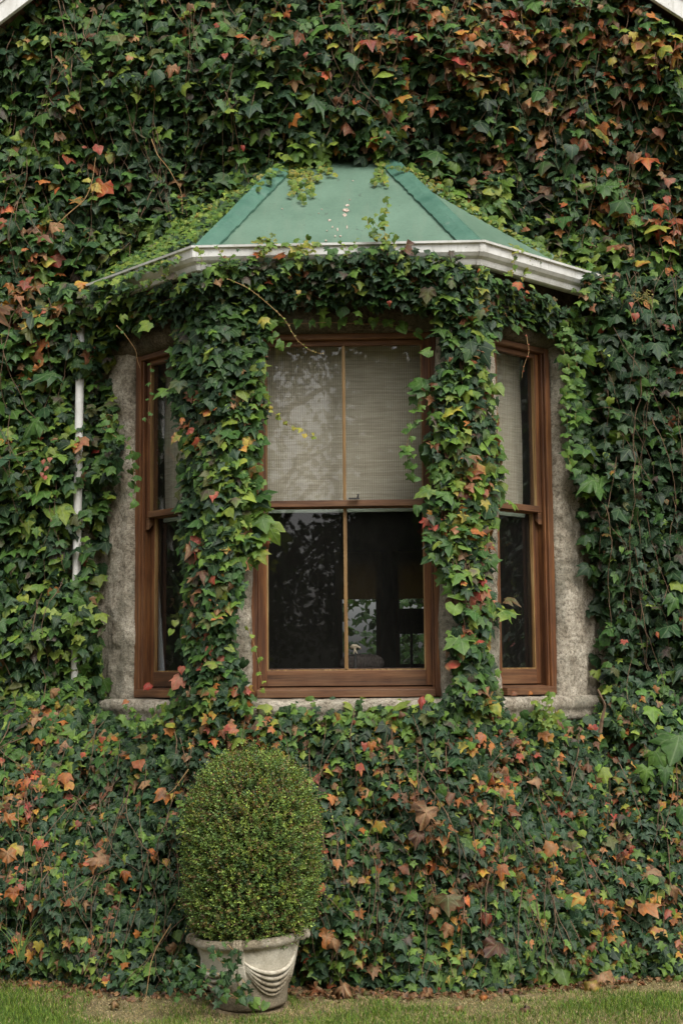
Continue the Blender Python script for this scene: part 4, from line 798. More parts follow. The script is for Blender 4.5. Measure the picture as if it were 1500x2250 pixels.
ft = [(572, 565, 26, 'orange', 'red', 1, 70, .8, 0), (622, 565, 28, 'orange', 'red', 1, 75, .8, 0), (550, 698, 0.1, 'tan', 'tan', 1, 0, .3, 0), (880, 555, 36, 'brown', 'purple', 1, -70, .8, 1), (1137, 628, 20, 'orange', 'red', 1, 0, .3, 0), (1158, 643, 12, 'orange', 'red', 2, 0, .3, 0), (480, 622, 20, 'tan', 'tan', 2, 0, .3, 1), (938, 648, 34, 'olive', 'purple', 1, 0, .3, 0), (990, 625, 26, 'olive', 'dark', 1, 0, .3, 0), (1055, 692, 28, 'olive', 'mid', 1, 0, .3, 0),
      (855, 664, 12, 'red', 'rust', 2, 0, .3, 1), (385, 612, 26, 'purple', 'olive', 2, 60, .5, 0), (655, 642, 14, 'yellow', 'tan', 2, 0, .3, 0), (1285, 640, 18, 'lime', 'green', 1, 0, .4, 0), (270, 700, 20, 'lime', 'bright', 1, 0, .4, 0), (300, 710, 0.1, 'lime', 'bright', 1, 0, .4, 0), (328, 720, 30, 'lime', 'bright', 1, 50, .5, 0), (580, 708, 26, 'yellow', 'lime', 1, 0, .3, 0)]
d2 = feature(ft, lambda p: 7.44 + .9 * max(abs(p[0]) - .8, 0))
o_ = leaf_mesh('foliage', parent=e, **cat(d1, d2)); W0(o_, e)
W0(stems(70, -1.4, 1.4, 3.5, 3.85, eave_surf, lambda uv, P_: inpoly(uv, EB), .002, .0, (.12, .4), .8).build('stem', M['stem'], e), e)

# ---- 5. strands with leaves along them: roof tufts, tendrils, fringe leaves
def strand_data(pts, sp=.035, size=.04, pal=('green', 'bright'), pal2=('bright', 'lime'), start=0, shp=(2, 0, 1), side=1.0):
    pts = np.array(pts); seg = np.linalg.norm(np.diff(pts, axis=0), axis=1); L_ = np.concatenate([[0], np.cumsum(seg)]); t_ = np.arange(start * L_[-1], L_[-1], sp); t_ = t_ + rng.normal(0, sp * .2, len(t_))
    P_ = np.stack([np.interp(t_, L_, pts[:, i]) for i in range(3)], 1); n = len(P_); k = np.where(np.arange(n) % 2, 1, -1)
    P_[:, 0] += k * size * .4 * side; P_[:, 2] += size * .3 + rng.normal(0, size * .15, n); P_[:, 1] -= .008
    s_ = size * rng.uniform(.65, 1.25, n)
    return dict(P=P_, Nn=leaf_normals(n, .4, .4), size=s_, roll=k * rng.uniform(.1, .9, n), sh=rng.choice(shp, n), col=pick(list(pal), n) * rng.uniform(.8, 1.2, (n, 1)), col2=pick(list(pal2), n), mess=np.full(n, .04), curl=rng.normal(.25, .2, n), fold=rng.uniform(.1, .5, n), asp=rng.uniform(.8, 1.1, n))
def strand(name, label, pxs, Y, r=.0022, mat='ystem', cat_='tendril', group=None, wob=.006, **k):
    ys = Y if hasattr(Y, '__len__') else [Y] * len(pxs)
    cp = np.array([unproj(u, v, y) for (u, v), y in zip(pxs, ys)])
    tt = np.linspace(0, len(cp) - 1, len(cp) * 6); pts = np.stack([np.interp(tt, range(len(cp)), cp[:, i]) for i in range(3)], 1)
    for _ in range(3): pts[1:-1] = (pts[:-2] + pts[1:-1] * 2 + pts[2:]) / 4
    pts[:, 0] += wob * vnoise(tt * 1.3, tt * 0 + cp[0, 0] * 9)
    mb = MB(); mb.tube(pts, [r * (1 - .6 * i / len(pts)) for i in range(len(pts))], 5)
    e = mb.build(name, M[mat]); tag(e, label, cat_, group)
    d = strand_data(pts, **k)
    if len(d['P']): leaf_mesh('foliage', parent=e, **d)
    return e
G1 = 'thin shoots hanging in front of the front window'
strand('ivy_tendril', 'long bare curving shoot with tiny buds crossing the top of the upper left pane', [(500, 612), (545, 632), (590, 668), (625, 700), (650, 745), (680, 770), (708, 778)], [7.45, 7.4, 7.4, 7.42, 7.42, 7.43, 7.43], sp=.03, size=.012, pal=('lime', 'tan'), pal2=('lime',), group=G1, wob=.002)
strand('ivy_tendril', 'short shoot with four yellow green leaves reaching across the middle of the upper left pane', [(575, 895), (600, 905), (625, 925), (645, 942), (672, 955), (700, 966)], 7.6, sp=.028, size=.034, pal=('lime', 'yellow'), pal2=('lime', 'yellow'), group=G1, r=.0014)
strand('ivy_tendril', 'leafy shoot with fresh green leaves dangling over the right edge of the upper right pane', [(925, 860), (918, 900), (905, 940), (893, 985), (905, 1030), (912, 1070)], 7.6, sp=.03, size=.055, pal=('mid', 'green', 'bright'), pal2=('green', 'bright'), group=G1, r=.0016)
strand('ivy_tendril', 'thin shoot with five small leaves hanging down beside the lower left pane', [(545, 1380), (558, 1410), (568, 1450), (575, 1490), (585, 1530)], 7.6, sp=.06, size=.03, pal=('lime', 'bright'), pal2=('lime',), group=G1, r=.0014)
strand('ivy_tendril', 'red brown bare tendril hanging in front of the right side window head', [(1155, 735), (1160, 760), (1158, 785), (1148, 815), (1145, 830)], 7.7, sp=.045, size=.012, pal=('rust',), pal2=('red',), mat='ystem', r=.002, cat_='tendril')
strand('ivy_tendril', 'tan bare shoot trailing from the eave toward the left window frame', [(258, 715), (275, 735), (295, 765), (303, 790), (310, 810)], 7.85, sp=.5, size=.02, r=.0018)
strand('ivy_tendril', 'thin shoot of small round leaves hanging inside the left window recess', [(333, 800), (331, 850), (327, 900), (330, 935), (322, 920)], 7.9, sp=.06, size=.034, pal=('mid', 'green'), pal2=('green',), r=.001)
# fringe of heart leaves hanging along the front window head
cp = [(560, 700), (640, 712), (720, 708), (800, 712), (860, 712), (930, 735)]
strand('ivy_tendril', 'row of fresh heart shaped leaves hanging along the head of the front window', cp, [7.66] * 6, sp=.042, size=.06, pal=('mid', 'green', 'bright'), pal2=('green', 'bright'), shp=(2, 2, 1), r=.0016)
strand('ivy_tendril', 'green shoot dropping over the upper left corner of the front window', [(585, 700), (600, 730), (612, 755), (628, 765), (640, 758)], 7.6, sp=.03, size=.05, pal=('mid', 'green', 'bright'), pal2=('bright',), r=.0014)
G2 = 'shoots trailing over the green bay roof'
def rs(label, pxs, **k):
    cp = [onroof(u, v) for u, v in pxs]; ys = [c[1] - .03 for c in cp]; return strand('roof_creeper', label, pxs, ys, cat_='creeper shoot', group=G2, **k)
kw = dict(pal=('green', 'bright', 'lime', 'mid'), pal2=('lime', 'bright', 'yellow'), shp=(1, 2, 0), r=.0016)
# each tuft is one thing: stems and leaves together
def tuft(label, paths, Yf, name='roof_creeper', cat_='creeper shoot', group=G2, r=.0016, sp=.022, size=.036, n_extra=0, **k):
    mb = MB(); ds = []
    for pxs in paths:
        cp = np.array([unproj(u, v, Yf(u, v)) for u, v in pxs]); tt = np.linspace(0, len(cp) - 1, len(cp) * 5); pts = np.stack([np.interp(tt, range(len(cp)), cp[:, i]) for i in range(3)], 1)
        for _ in range(2): pts[1:-1] = (pts[:-2] + pts[1:-1] * 2 + pts[2:]) / 4
        mb.tube(pts, [r * (1 - .6 * i / len(pts)) for i in range(len(pts))], 5); ds.append(strand_data(pts, sp=sp, size=size, **k))
    e = mb.build(name, M['ystem']); tag(e, label, cat_, group); leaf_mesh('foliage', parent=e, **cat(*ds)); return e
yr = lambda u, v: onroof(u, v)[1] - .035
P3 = dict(pal=('green', 'bright', 'lime', 'mid'), pal2=('lime', 'bright', 'yellow'), shp=(1, 2, 0))
tuft('bushy yellow green tuft of creeper spilling over the top left of the green roof', [[(640, 350), (650, 375), (655, 405), (662, 430), (664, 450)], [(660, 335), (675, 360), (685, 390), (680, 420), (690, 435)], [(690, 330), (700, 355), (705, 380), (695, 400)], [(630, 355), (640, 390), (650, 420), (634, 435)], [(650, 330), (625, 345), (612, 352)], [(700, 325), (718, 350), (722, 380), (735, 388)], [(670, 330), (665, 370), (675, 400)], [(645, 340), (668, 350), (700, 345), (722, 360)]], yr, **P3)
tuft('narrow strand of creeper hanging over the top right of the green roof by the ridge', [[(820, 320), (828, 350), (833, 375), (828, 395), (820, 412)], [(835, 325), (838, 355), (840, 385), (845, 410)], [(815, 330), (835, 345), (850, 365), (870, 375)], [(845, 345), (870, 365), (900, 385), (930, 402)]], yr, **P3)
tuft('upright sprig of ivy growing above the gutter at the right of the roof panel', [[(850, 545), (845, 515), (840, 485), (848, 460), (850, 440)], [(845, 540), (825, 515), (810, 495), (805, 482)], [(855, 545), (870, 530), (862, 515)], [(850, 530), (830, 530), (812, 520)], [(840, 500), (826, 495), (820, 480)]], lambda u, v: 7.43, name='ivy_sprig', cat_='ivy sprig', group='ivy sprigs growing up over the gutter', **P3)
tuft('sprig of ivy rising over the gutter left of the roof panel', [[(580, 562), (565, 540), (575, 522)], [(580, 562), (590, 535), (595, 518)], [(580, 562), (605, 540), (600, 525)], [(560, 535), (580, 525), (600, 528)]], lambda u, v: 7.43, name='ivy_sprig', cat_='ivy sprig', group='ivy sprigs growing up over the gutter', **P3)
tuft('sprig of ivy rising over the gutter just left of the middle', [[(660, 565), (658, 545), (655, 525)], [(660, 565), (675, 535), (672, 520)], [(660, 565), (640, 545), (632, 540)], [(660, 565), (692, 545), (698, 528)]], lambda u, v: 7.43, name='ivy_sprig', cat_='ivy sprig', group='ivy sprigs growing up over the gutter', **P3)
tuft('small pale sprig standing above the middle of the gutter', [[(762, 562), (752, 545), (748, 528)], [(762, 562), (778, 540), (785, 522)], [(762, 562), (760, 540)]], lambda u, v: 7.43, name='ivy_sprig', cat_='ivy sprig', group='ivy sprigs growing up over the gutter', size=.022, **{k_: v_ for k_, v_ in P3.items()})
# lime leaves along the two hidden lower slopes of the roof
def sidey(u, v): return 8.24
tuft('pale creeper covering the left slope of the green roof', [[(600, 375), (540, 420), (480, 462), (430, 500), (385, 535)], [(600, 400), (540, 445), (470, 500), (420, 530), (370, 560)], [(545, 415), (480, 448), (425, 488), (370, 535), (320, 575)], [(430, 520), (360, 560), (300, 590), (240, 610)], [(480, 480), (430, 520), (380, 550)], [(400, 540), (330, 570), (270, 600), (215, 625)], [(490, 445), (440, 485), (385, 528)]], sidey, sp=.02, size=.045, **P3)
tuft('pale creeper running along the right slope of the green roof', [[(880, 370), (940, 405), (1000, 450), (1060, 490), (1120, 530)], [(900, 372), (960, 410), (1030, 455), (1100, 500), (1180, 545)], [(1000, 440), (1060, 480), (1130, 525), (1200, 560), (1280, 600)], [(1130, 540), (1180, 560), (1230, 580), (1290, 615)], [(1100, 535), (1150, 545), (1200, 575)], [(980, 430), (1040, 480), (1090, 510)]], lambda u, v: 8.22, sp=.022, size=.04, **P3)
G3 = 'leafy shoots lying on the white gutter'
GR = lambda u, v: 7.42 + .0035 * max(u - 1050, 0) * .95
GL = lambda u, v: 7.42 + .0033 * (430 - min(u, 430)) * .95
for lb, pth, Yg in (('thin shoot crossing the right gutter slope just past the corner', [(1125, 540), (1130, 575), (1124, 600)], GR), ('thin shoot crossing the middle of the right gutter slope', [(1165, 560), (1160, 590), (1150, 615)], GR),
                    ('thin shoot crossing the white gutter near its right end', [(1265, 595), (1262, 620), (1255, 640)], GR), ('leafy shoot slanting over the right gutter slope between two thinner ones', [(1135, 548), (1165, 568), (1190, 592)], GR),
                    ('thin shoot crossing the gutter at its left corner', [(435, 548), (445, 570), (440, 590)], GL), ('leafy shoot lying over the middle of the left gutter slope', [(365, 575), (372, 600), (350, 622)], GL),
                    ('shoot running along the left gutter slope toward its end', [(225, 655), (265, 640), (300, 632), (340, 615)], GL), ('small leafy shoot over the front gutter just right of the left corner', [(480, 545), (485, 560), (500, 578)], GL)):
    tuft(lb, [pth], Yg, name='ivy_sprig', cat_='ivy sprig', group=G3, size=.036, sp=.026, **P3)
# creeper lying on the left slope of the roof
pa, pb_, pc_ = np.array(E[0]), np.array(E[1]), np.array(T0); pn = np.cross(pb_ - pa, pc_ - pa)
def left_slope(x, z): return np.minimum((pa[1] * pn[1] - pn[0] * (x - pa[0]) - pn[2] * (z - pa[2])) / pn[1], 8.5) - .03 - .025 * rng.random(len(x))
LS = [(622, 372), (582, 392), (540, 428), (498, 462), (454, 498), (428, 520), (412, 530), (372, 548), (356, 562), (400, 566), (330, 590), (230, 630), (200, 640), (200, 560), (400, 430), (560, 360)]
e = empty('roof_creeper', (-1.2, 8.2, 4.1)); tag(e, 'mass of pale young creeper leaves covering the left slope of the green roof', 'creeper shoot', G2)
d1 = scatter(5200, -1.75, -.3, 3.85, 4.75, left_slope, lambda uv, P_: inpoly(uv, LS), (-.03, .03), (.04, .06), tilt=.9, sp=.2, jit=6)
kk = rng.random(len(d1['P'])) < .6; d1['col'][kk] = pick(['green', 'bright', 'lime', 'mid'], kk.sum(), [.35, .3, .15, .2]); d1['col2'][kk] = pick(['lime', 'bright', 'green'], kk.sum())
d1['size'] *= .8
W0(leaf_mesh('foliage', parent=e, **d1), e)
# creeper covering the two ends of the gutter
GE = [[(185, 640), (230, 615), (290, 600), (345, 582), (350, 600), (300, 622), (262, 645), (240, 668), (185, 672)], [(1288, 600), (1330, 610), (1340, 660), (1285, 668), (1280, 640), (1296, 630)]]
def endsurf(x, z): return 7.0 + np.abs(x) - .36 + .0 * z
for sx, pl_g, lb in ((-1, GE[0], 'creeper leaves wrapping the left end of the white gutter'), (1, GE[1], 'creeper leaves closing over the right end of the white gutter')):
    e = empty('gutter_creeper', (sx * 1.5, 8.0, 3.85)); tag(e, lb, 'creeper shoot')
    d1 = scatter(2600, min(sx * 1.2, sx * 1.9), max(sx * 1.2, sx * 1.9), 3.6, 4.05, endsurf, lambda uv, P_: inpoly(uv, pl_g), (-.04, .04), (.045, .07), tilt=.7, sp=.3, jit=5)
    if sx < 0: kk = rng.random(len(d1['P'])) < .25; d1 = {k_: v_[kk] for k_, v_ in d1.items()}
    W0(leaf_mesh('foliage', parent=e, **d1), e)
# leaves over the stone jambs and sill
tuft('green creeper shoots edging the left stone jamb', [[(225, 940), (255, 960), (285, 975), (292, 1000), (294, 1040), (297, 1075), (292, 1110)], [(225, 940), (235, 910), (255, 915)]], lambda u, v: 8.0, name='jamb_creeper', group='creeper shoots edging the stone jambs', size=.05, sp=.035, pal=('mid', 'green', 'green'), pal2=('green', 'bright'), shp=(1, 2))
tuft('green creeper shoots edging the right stone jamb', [[(1240, 715), (1232, 760), (1250, 800), (1244, 850), (1240, 900), (1250, 950), (1244, 1000), (1262, 1040)], [(1240, 715), (1262, 760), (1270, 840), (1262, 930)]], lambda u, v: 8.0, name='jamb_creeper', group='creeper shoots edging the stone jambs', size=.05, sp=.032, pal=('mid', 'green', 'bright'), pal2=('green', 'bright'), shp=(1, 2))
tuft('fresh ivy sprig standing on the right end of the stone sill', [[(1205, 1590), (1205, 1555), (1200, 1525)], [(1205, 1590), (1180, 1555), (1176, 1535)], [(1205, 1590), (1230, 1570)], [(1205, 1590), (1165, 1560)]], lambda u, v: 7.8, name='ivy_sprig', cat_='ivy sprig', group=None, size=.042, sp=.022, pal=('bright', 'green', 'lime'), pal2=('lime',), shp=(0, 1))
tuft('fresh ivy sprig standing on the left end of the stone sill', [[(320, 1600), (290, 1565), (278, 1548)], [(320, 1600), (345, 1565), (340, 1550)], [(320, 1600), (270, 1590), (262, 1565)], [(320, 1600), (370, 1580), (365, 1560)]], lambda u, v: 7.8, name='ivy_sprig', cat_='ivy sprig', group=None, size=.045, sp=.025, pal=('bright', 'green', 'mid'), pal2=('bright',), shp=(0, 1))
# bare woody stems by the right jamb foot and long dead shoots
strand('woody_stem', 'thick bare ivy stem rising beside the right end of the stone sill', [(1318, 1610), (1322, 1580), (1330, 1550), (1310, 1515)], 8.02, r=.012, sp=9, size=.01, mat='stem', cat_='stem')
strand('woody_stem', 'tan bare shoot with orange leaves reaching out from the creeper at far left', [(120, 498), (155, 465), (185, 440), (205, 400), (212, 345)], 8.05, r=.004, sp=9, size=.01, cat_='stem')
strand('woody_stem', 'tan bare shoot winding down through the creeper left of the roof', [(335, 305), (345, 340), (375, 375), (398, 420), (400, 470)], 8.12, r=.003, sp=9, size=.01, cat_='stem')
strand('woody_stem', 'pale dead shoot leaning down left of the potted shrub', [(415, 1690), (395, 1720), (370, 1745)], 7.2, r=.003, sp=9, size=.01, cat_='stem')
strand('woody_stem', 'long pale dead shoot arching down to the lawn left of the pot', [(375, 2030), (345, 2080), (330, 2120), (320, 2190), (312, 2215)], [7.35, 7.3, 7.25, 7.2, 7.15], r=.003, sp=9, size=.01, cat_='stem')
# ivy flower head
c_ = unproj(1412, 652, 8.0); e = empty('ivy_flower', tuple(c_)); tag(e, 'round yellow green ivy flower head on a thin stalk at the upper right', 'flower')
mb = MB()
def ball(mb, p, r_):
    v_ = [(1, 0, 0), (-1, 0, 0), (0, 1, 0), (0, -1, 0), (0, 0, 1), (0, 0, -1)]; mb.poly([np.array(p) + r_ * np.array(q_) for q_ in v_], [(0, 2, 4), (2, 1, 4), (1, 3, 4), (3, 0, 4), (2, 0, 5), (1, 2, 5), (3, 1, 5), (0, 3, 5)])
for k in range(110):
    cc = random.choice([(0, 0, 0), (.03, 0, .015), (-.04, 0, .01), (.02, 0, -.02)]); d = np.array([random.gauss(0, 1) for _ in range(3)]); d /= np.linalg.norm(d); ball(mb, np.array(cc) + d * .024, .0042)
mb.build('flower_head', M['berry'], e); mb = MB(); mb.tube([(0, 0, 0), (-.05, 0, -.03), (-.075, .01, -.08), (-.06, .02, -.14)], .002, 5); mb.build('stalk', M['ystem'], e)

# ================================================================== POTTED SHRUB
pc = unproj(556, 2215, 7.0); PX, PY = unproj(548, 2000, 7.2)[0], 7.2
pot_root = empty('potted_shrub', (PX + .01, PY, 0)); tag(pot_root, 'clipped egg shaped shrub growing in a pale cast stone pot with swags', 'potted shrub')
PH = .385
prof = [(.0, 0), (.175, 0), (.183, .012), (.186, .06), (.196, .10), (.212, .16), (.226, .22), (.241, .28), (.249, .31), (.252, .325), (.262, .330), (.276, .338), (.286, .353), (.286, .370), (.277, .383), (.268, .387), (.250, .378), (.243, .355), (.238, .33), (.0, .33)]
pot = lathe(prof, 64).build('pot', M['pot'], pot_root, smooth=True)
pot.rotation_euler = (R(0), R(-3.2), 0); pot.scale = (.97, .97, .90)
sf = N('x') if False else None
def wr(z): return float(np.interp(z, [0, .06, .10, .16, .22, .28, .325], [.183, .186, .196, .212, .226, .238, .249]))
rib_a = [R(-94), R(-4), R(86), R(176)]
for ai, a_ in enumerate(rib_a):
    mb = MB()   # rib: flat strap down the side, scroll at the rim
    for (z0_, z1_, w0, w1, t0_, t1_) in ((.335, .25, .030, .022, .016, .012), (.25, .14, .022, .026, .012, .010), (.14, .10, .026, .008, .010, .004)):
        cs = []
        for z, w_, t_ in ((z0_, w0, t0_), (z1_, w1, t1_)):
            for r_, u_ in ((wr(z) - .01, -w_), (wr(z) - .01, w_), (wr(z) + t_, w_ * .8), (wr(z) + t_, -w_ * .8)):
                cs.append((r_ * math.cos(a_) - u_ * math.sin(a_), r_ * math.sin(a_) + u_ * math.cos(a_), z))
        mb.box8(cs)
    rb = mb.build('rib', M['pot'], pot, bevel=.005)
    mb = MB(); ca, sa = math.cos(a_), math.sin(a_); pts = []
    for k in range(22):
        th = k / 21 * 2.0 * math.pi * 1.25; rr = .031 * (1 - .5 * k / 21); pts.append(((.280 + rr * math.cos(th - .6)) * ca, (.280 + rr * math.cos(th - .6)) * sa, .358 + rr * math.sin(th - .6)))
    for off in (-.014, 0, .014): mb.tube([(p[0] - off * sa, p[1] + off * ca, p[2]) for p in pts], .011, 8)
    mb.build('scroll', M['pot'], pot, smooth=True)
for ai in range(4):
    a0 = R(-94 + 90 * ai); mb = MB()
    for j, (sag, r_, zz_) in enumerate(((.075, .012, .27), (.10, .011, .262), (.125, .011, .255), (.148, .010, .247), (.165, .007, .24))):
        pts = []; rs_ = []
        for k in range(29):
            t_ = k / 28; a_ = a0 + R(90) * (.05 + .9 * t_); z = zz_ - sag * (1 - (2 * t_ - 1) ** 2) ** .85; rad = wr(z) + .004 - .001 * j + .010 * math.sin(math.pi * t_)
            pts.append((rad * math.cos(a_), rad * math.sin(a_), z)); rs_.append(r_ * (.45 + .55 * math.sin(math.pi * t_) ** .7))
        mb.tube(pts, rs_, 8)
    mb.build('swag', M['pot'], pot, smooth=True)
rows = [[(r_ * math.cos(t_), r_ * math.sin(t_), .345 + .012 * random.random() + .02 * (1 - r_ / .24)) for t_ in np.linspace(0, 2 * math.pi, 49)] for r_ in np.linspace(0.001, .242, 12)]
grid_mesh('soil', np.array(rows), M['soil'], pot)
# crown: inner twigs + sprigs
BZ, TZ, RM = .325, 1.222, .340
def crown_r(z):
    t_ = np.clip((z - BZ) / (TZ - BZ), 0, 1); return RM * np.interp(t_, [0, .05, .12, .25, .42, .55, .68, .79, .88, .95, 1], [.70, .84, .93, .985, 1.0, 1.0, .955, .85, .68, .44, .0])
rows = []
for z in np.linspace(BZ - .01, TZ - .05, 30):
    r0 = max(crown_r(z + .02) - .07, .01); rows.append([(r0 * (1 + .1 * random.random()) * math.cos(t_), r0 * (1 + .1 * random.random()) * math.sin(t_), z) for t_ in np.linspace(0, 2 * math.pi, 40, endpoint=False)] + [None])
    rows[-1][-1] = rows[-1][0]
a = N('inner_twigs'); n1 = a.noise(70, 5, a.obj(), .7); a.bump(n1, 1, .03); M['inner'] = a.done(a.ramp(n1, [(.35, (.018, .02, .008)), (.65, (.06, .055, .025))]), .95, .1)
grid_mesh('inner_twigs', np.array(rows), M['inner'], pot_root, smooth=False)
n = 16500
u = rng.random(n); z = BZ + (TZ - BZ) * u; th = rng.uniform(0, 2 * math.pi, n)
# area weighting
wgt = crown_r(z) / RM + .12; ok = rng.random(n) < wgt / wgt.max(); z, th = z[ok], th[ok]; n = len(z)
lump = 1 + .05 * fbm(np.cos(th) * 2.2 + 3, np.sin(th) * 2.2, z * 4, 3)
dr = rng.random(n) ** 1.5 * .075
r_ = np.maximum(crown_r(z) * lump - .035 - dr, 0.0)
tz = (crown_r(z + .01) - crown_r(z - .01)) / .02
out = np.stack([np.cos(th), np.sin(th), np.clip(-tz, -1.2, 4)], 1); out /= np.linalg.norm(out, axis=1)[:, None]
S0 = np.stack([r_ * np.cos(th), r_ * np.sin(th), z], 1)
top = z > TZ - .06; S0[top, 2] -= .03
dirn = out * .8 + np.array([0, 0, .8]) + rng.normal(0, .45, (n, 3)); dirn /= np.linalg.norm(dirn, axis=1)[:, None]
NL = 11; Ls = rng.uniform(.04, .085, n) * np.where(rng.random(n) < .07, 1.7, 1)
V = []; C = []; U = []
tw = np.cross(dirn, rng.normal(0, 1, (n, 3))); tw /= np.linalg.norm(tw, axis=1)[:, None]; bw = np.cross(dirn, tw)
gcol = pick(['mid', 'green', 'bright', 'olive', 'dark'], n, [.24, .34, .26, .12, .04]) * np.array([1.95, 1.45, 1.8]); hz = np.clip((z - BZ) / (TZ - BZ), 0, 1)
dry = rng.random(n) < .16 + .14 * (fbm(th * 1.5, z * 5, o=2) > .3) + .4 * np.exp(-((z - 1.02) / .12) ** 2) * np.exp(-((np.degrees(th) % 360 - 262) / 40) ** 2)
for k in range(NL):
    f_ = (k + .6) / NL; ph = k * 2.4; dd = (np.cos(ph) * tw + np.sin(ph) * bw) * .85 + dirn * .7; dd /= np.linalg.norm(dd, axis=1)[:, None]
    p = S0 + dirn * (Ls * f_)[:, None]; ll = rng.uniform(.010, .020, n) * (1.1 - .35 * f_); wd = np.cross(dd, dirn + .3 * rng.normal(0, 1, (n, 3))); wd /= np.linalg.norm(wd, axis=1)[:, None]
    ww = (ll * .27)[:, None]; L1 = ll[:, None]
    V.append(np.stack([p, p + dd * L1 * .5 + wd * ww, p + dd * L1, p + dd * L1 * .5 - wd * ww], 1))
    c = gcol * rng.uniform(.6, 1.5, (n, 1)) * (.75 + .6 * f_); kk = dry & (rng.random(n) < .55); c[kk] = pick(['yellow', 'tan', 'olive', 'brown'], kk.sum()) * .75
    C.append(np.repeat(c[:, None, :], 4, 1)); U.append(np.broadcast_to(np.array([[.3, -.1], [.3, -.5], [.3, -1], [.3, -.5]])[None], (n, 4, 2)))
V = np.concatenate(V).reshape(-1, 3); C = np.concatenate(C).reshape(-1, 3); U = np.concatenate(U).reshape(-1, 2); b0 = np.arange(len(V) // 4) * 4
T_ = np.concatenate([np.stack([b0, b0 + 1, b0 + 2], 1), np.stack([b0, b0 + 2, b0 + 3], 1)])
tri_mesh('foliage', V, T_, C, U, M['leafsmall'], pot_root)
mb = MB()
for k in range(0, n, 9):
    p = S0[k]; mb.tube([p - out[k] * .05, p, p + dirn[k] * Ls[k]], [.0016, .0013, .0006], 3, cap=False)
for k in range(26):
    t_ = random.uniform(0, 6.28); rr = random.uniform(.0, .05); mb.tube([(rr * math.cos(t_), rr * math.sin(t_), .34), (rr * 2.6 * math.cos(t_), rr * 2.6 * math.sin(t_), .45), (rr * 3.6 * math.cos(t_), rr * 3.6 * math.sin(t_), .7)], .006, 5)
mb.build('twig', M['stem'], pot_root)
# ivy trailing over the left of the pot
tuft('ivy trailing over the left side of the stone pot', [[(470, 2085), (480, 2110), (500, 2120), (505, 2150)], [(500, 2075), (520, 2095), (530, 2120)], [(430, 2120), (455, 2135), (480, 2140), (500, 2165)], [(440, 2150), (465, 2170), (500, 2180), (525, 2195)], [(510, 2110), (515, 2150), (535, 2175), (545, 2190)], [(400, 2130), (440, 2160), (455, 2190), (475, 2215)], [(530, 2150), (545, 2170), (540, 2195)], [(420, 2100), (410, 2140), (430, 2180)], [(380, 2110), (400, 2150), (420, 2190)], [(360, 2130), (380, 2170), (400, 2200)], [(450, 2130), (470, 2130), (490, 2150), (490, 2180)]], lambda u, v: 6.9 - .02, name='pot_ivy', cat_='ivy', group=None, sp=.026, size=.042, pal=('dark', 'blue', 'mid', 'green'), pal2=('mid', 'blue', 'dark'), shp=(0, 0, 2), r=.0018)
tuft('single bright ivy shoot lying across the front of the pot foot', [[(530, 2185), (560, 2205), (580, 2208)], [(500, 2190), (540, 2198), (585, 2212)]], lambda u, v: 6.97, name='pot_ivy', cat_='ivy', group=None, sp=.04, size=.05, pal=('green', 'bright'), pal2=('bright',), shp=(2, 0))

# ================================================================== LAWN
def blades(n, xr, yr_, hmin, hmax, keepf, seed):
    x = rng.uniform(*xr, n); y = rng.uniform(*yr_, n); ok = keepf(x, y); x, y = x[ok], y[ok]; n = len(x)
    bf = base_front(x); dz = bf - y; patch = fbm(x * 1.3 + 4, y * 2.2, o=3)
    bare = (dz + .05 * vnoise(x * 5, y * 5) + .03 * vnoise(x * 17, y * 17)) < .05; dryp = np.clip(1.55 - dz / .42 + .8 * patch, 0, .97); dryp = np.where(x < -1.25, dryp * .45, dryp); dryp = np.maximum(dryp, .26 + .3 * np.clip(patch * 2, 0, 1)); gl = np.clip((-1.22 - x - 1.1 * (y - 7.1) + .12 * fbm(x * 4, y * 4, o=3)) / .35, 0, 1) * (y < bf - .03); dryp = dryp * (1 - .75 * gl)
    dry_ = rng.random(n) < dryp
    thin = np.clip(1.15 - .45 * dryp, .3, 1); ok = rng.random(n) < np.where(bare, .18, thin); x, y, dry_, dryp = x[ok], y[ok], dry_[ok], dryp[ok]; n = len(x)
    h = rng.uniform(hmin, hmax, n) * np.where(dry_, .5, 1) * (1.1 - .6 * dryp); a_ = rng.uniform(0, 6.28, n); ln = rng.uniform(.2, 1.0, n) * h * np.where(dry_, 2.6, 1)
    dx, dy = np.cos(a_), np.sin(a_); w_ = rng.uniform(.0010, .0021, n); z0 = ground_z(x, y) - .006
    px_, py_ = -dy * w_, dx * w_
    v = np.stack([np.stack([x - px_, y - py_, z0], 1), np.stack([x + px_, y + py_, z0], 1), np.stack([x + dx * ln * .35 - px_ * .8, y + dy * ln * .35 - py_ * .8, z0 + h * .6], 1), np.stack([x + dx * ln * .35 + px_ * .8, y + dy * ln * .35 + py_ * .8, z0 + h * .6], 1), np.stack([x + dx * ln, y + dy * ln, z0 + h], 1)], 1)
    c = pick(['green', 'bright', 'mid'], n, [.45, .4, .15]) * np.array([1.7, 1.4, 1.2]); c[dry_] = (np.array([[.42, .33, .18], [.32, .24, .13], [.52, .43, .25], [.26, .25, .10]]))[rng.integers(0, 4, dry_.sum())]
    c = c * rng.uniform(.7, 1.3, (n, 1)); C = np.repeat(c[:, None], 5, 1).reshape(-1, 3); b_ = np.arange(n)[:, None] * 5
    T_ = np.concatenate([b_ + [0, 1, 3], b_ + [0, 3, 2], b_ + [2, 3, 4]]); U = np.tile([[.3, -.3]], (n * 5, 1))
    return v.reshape(-1, 3), T_, C, U
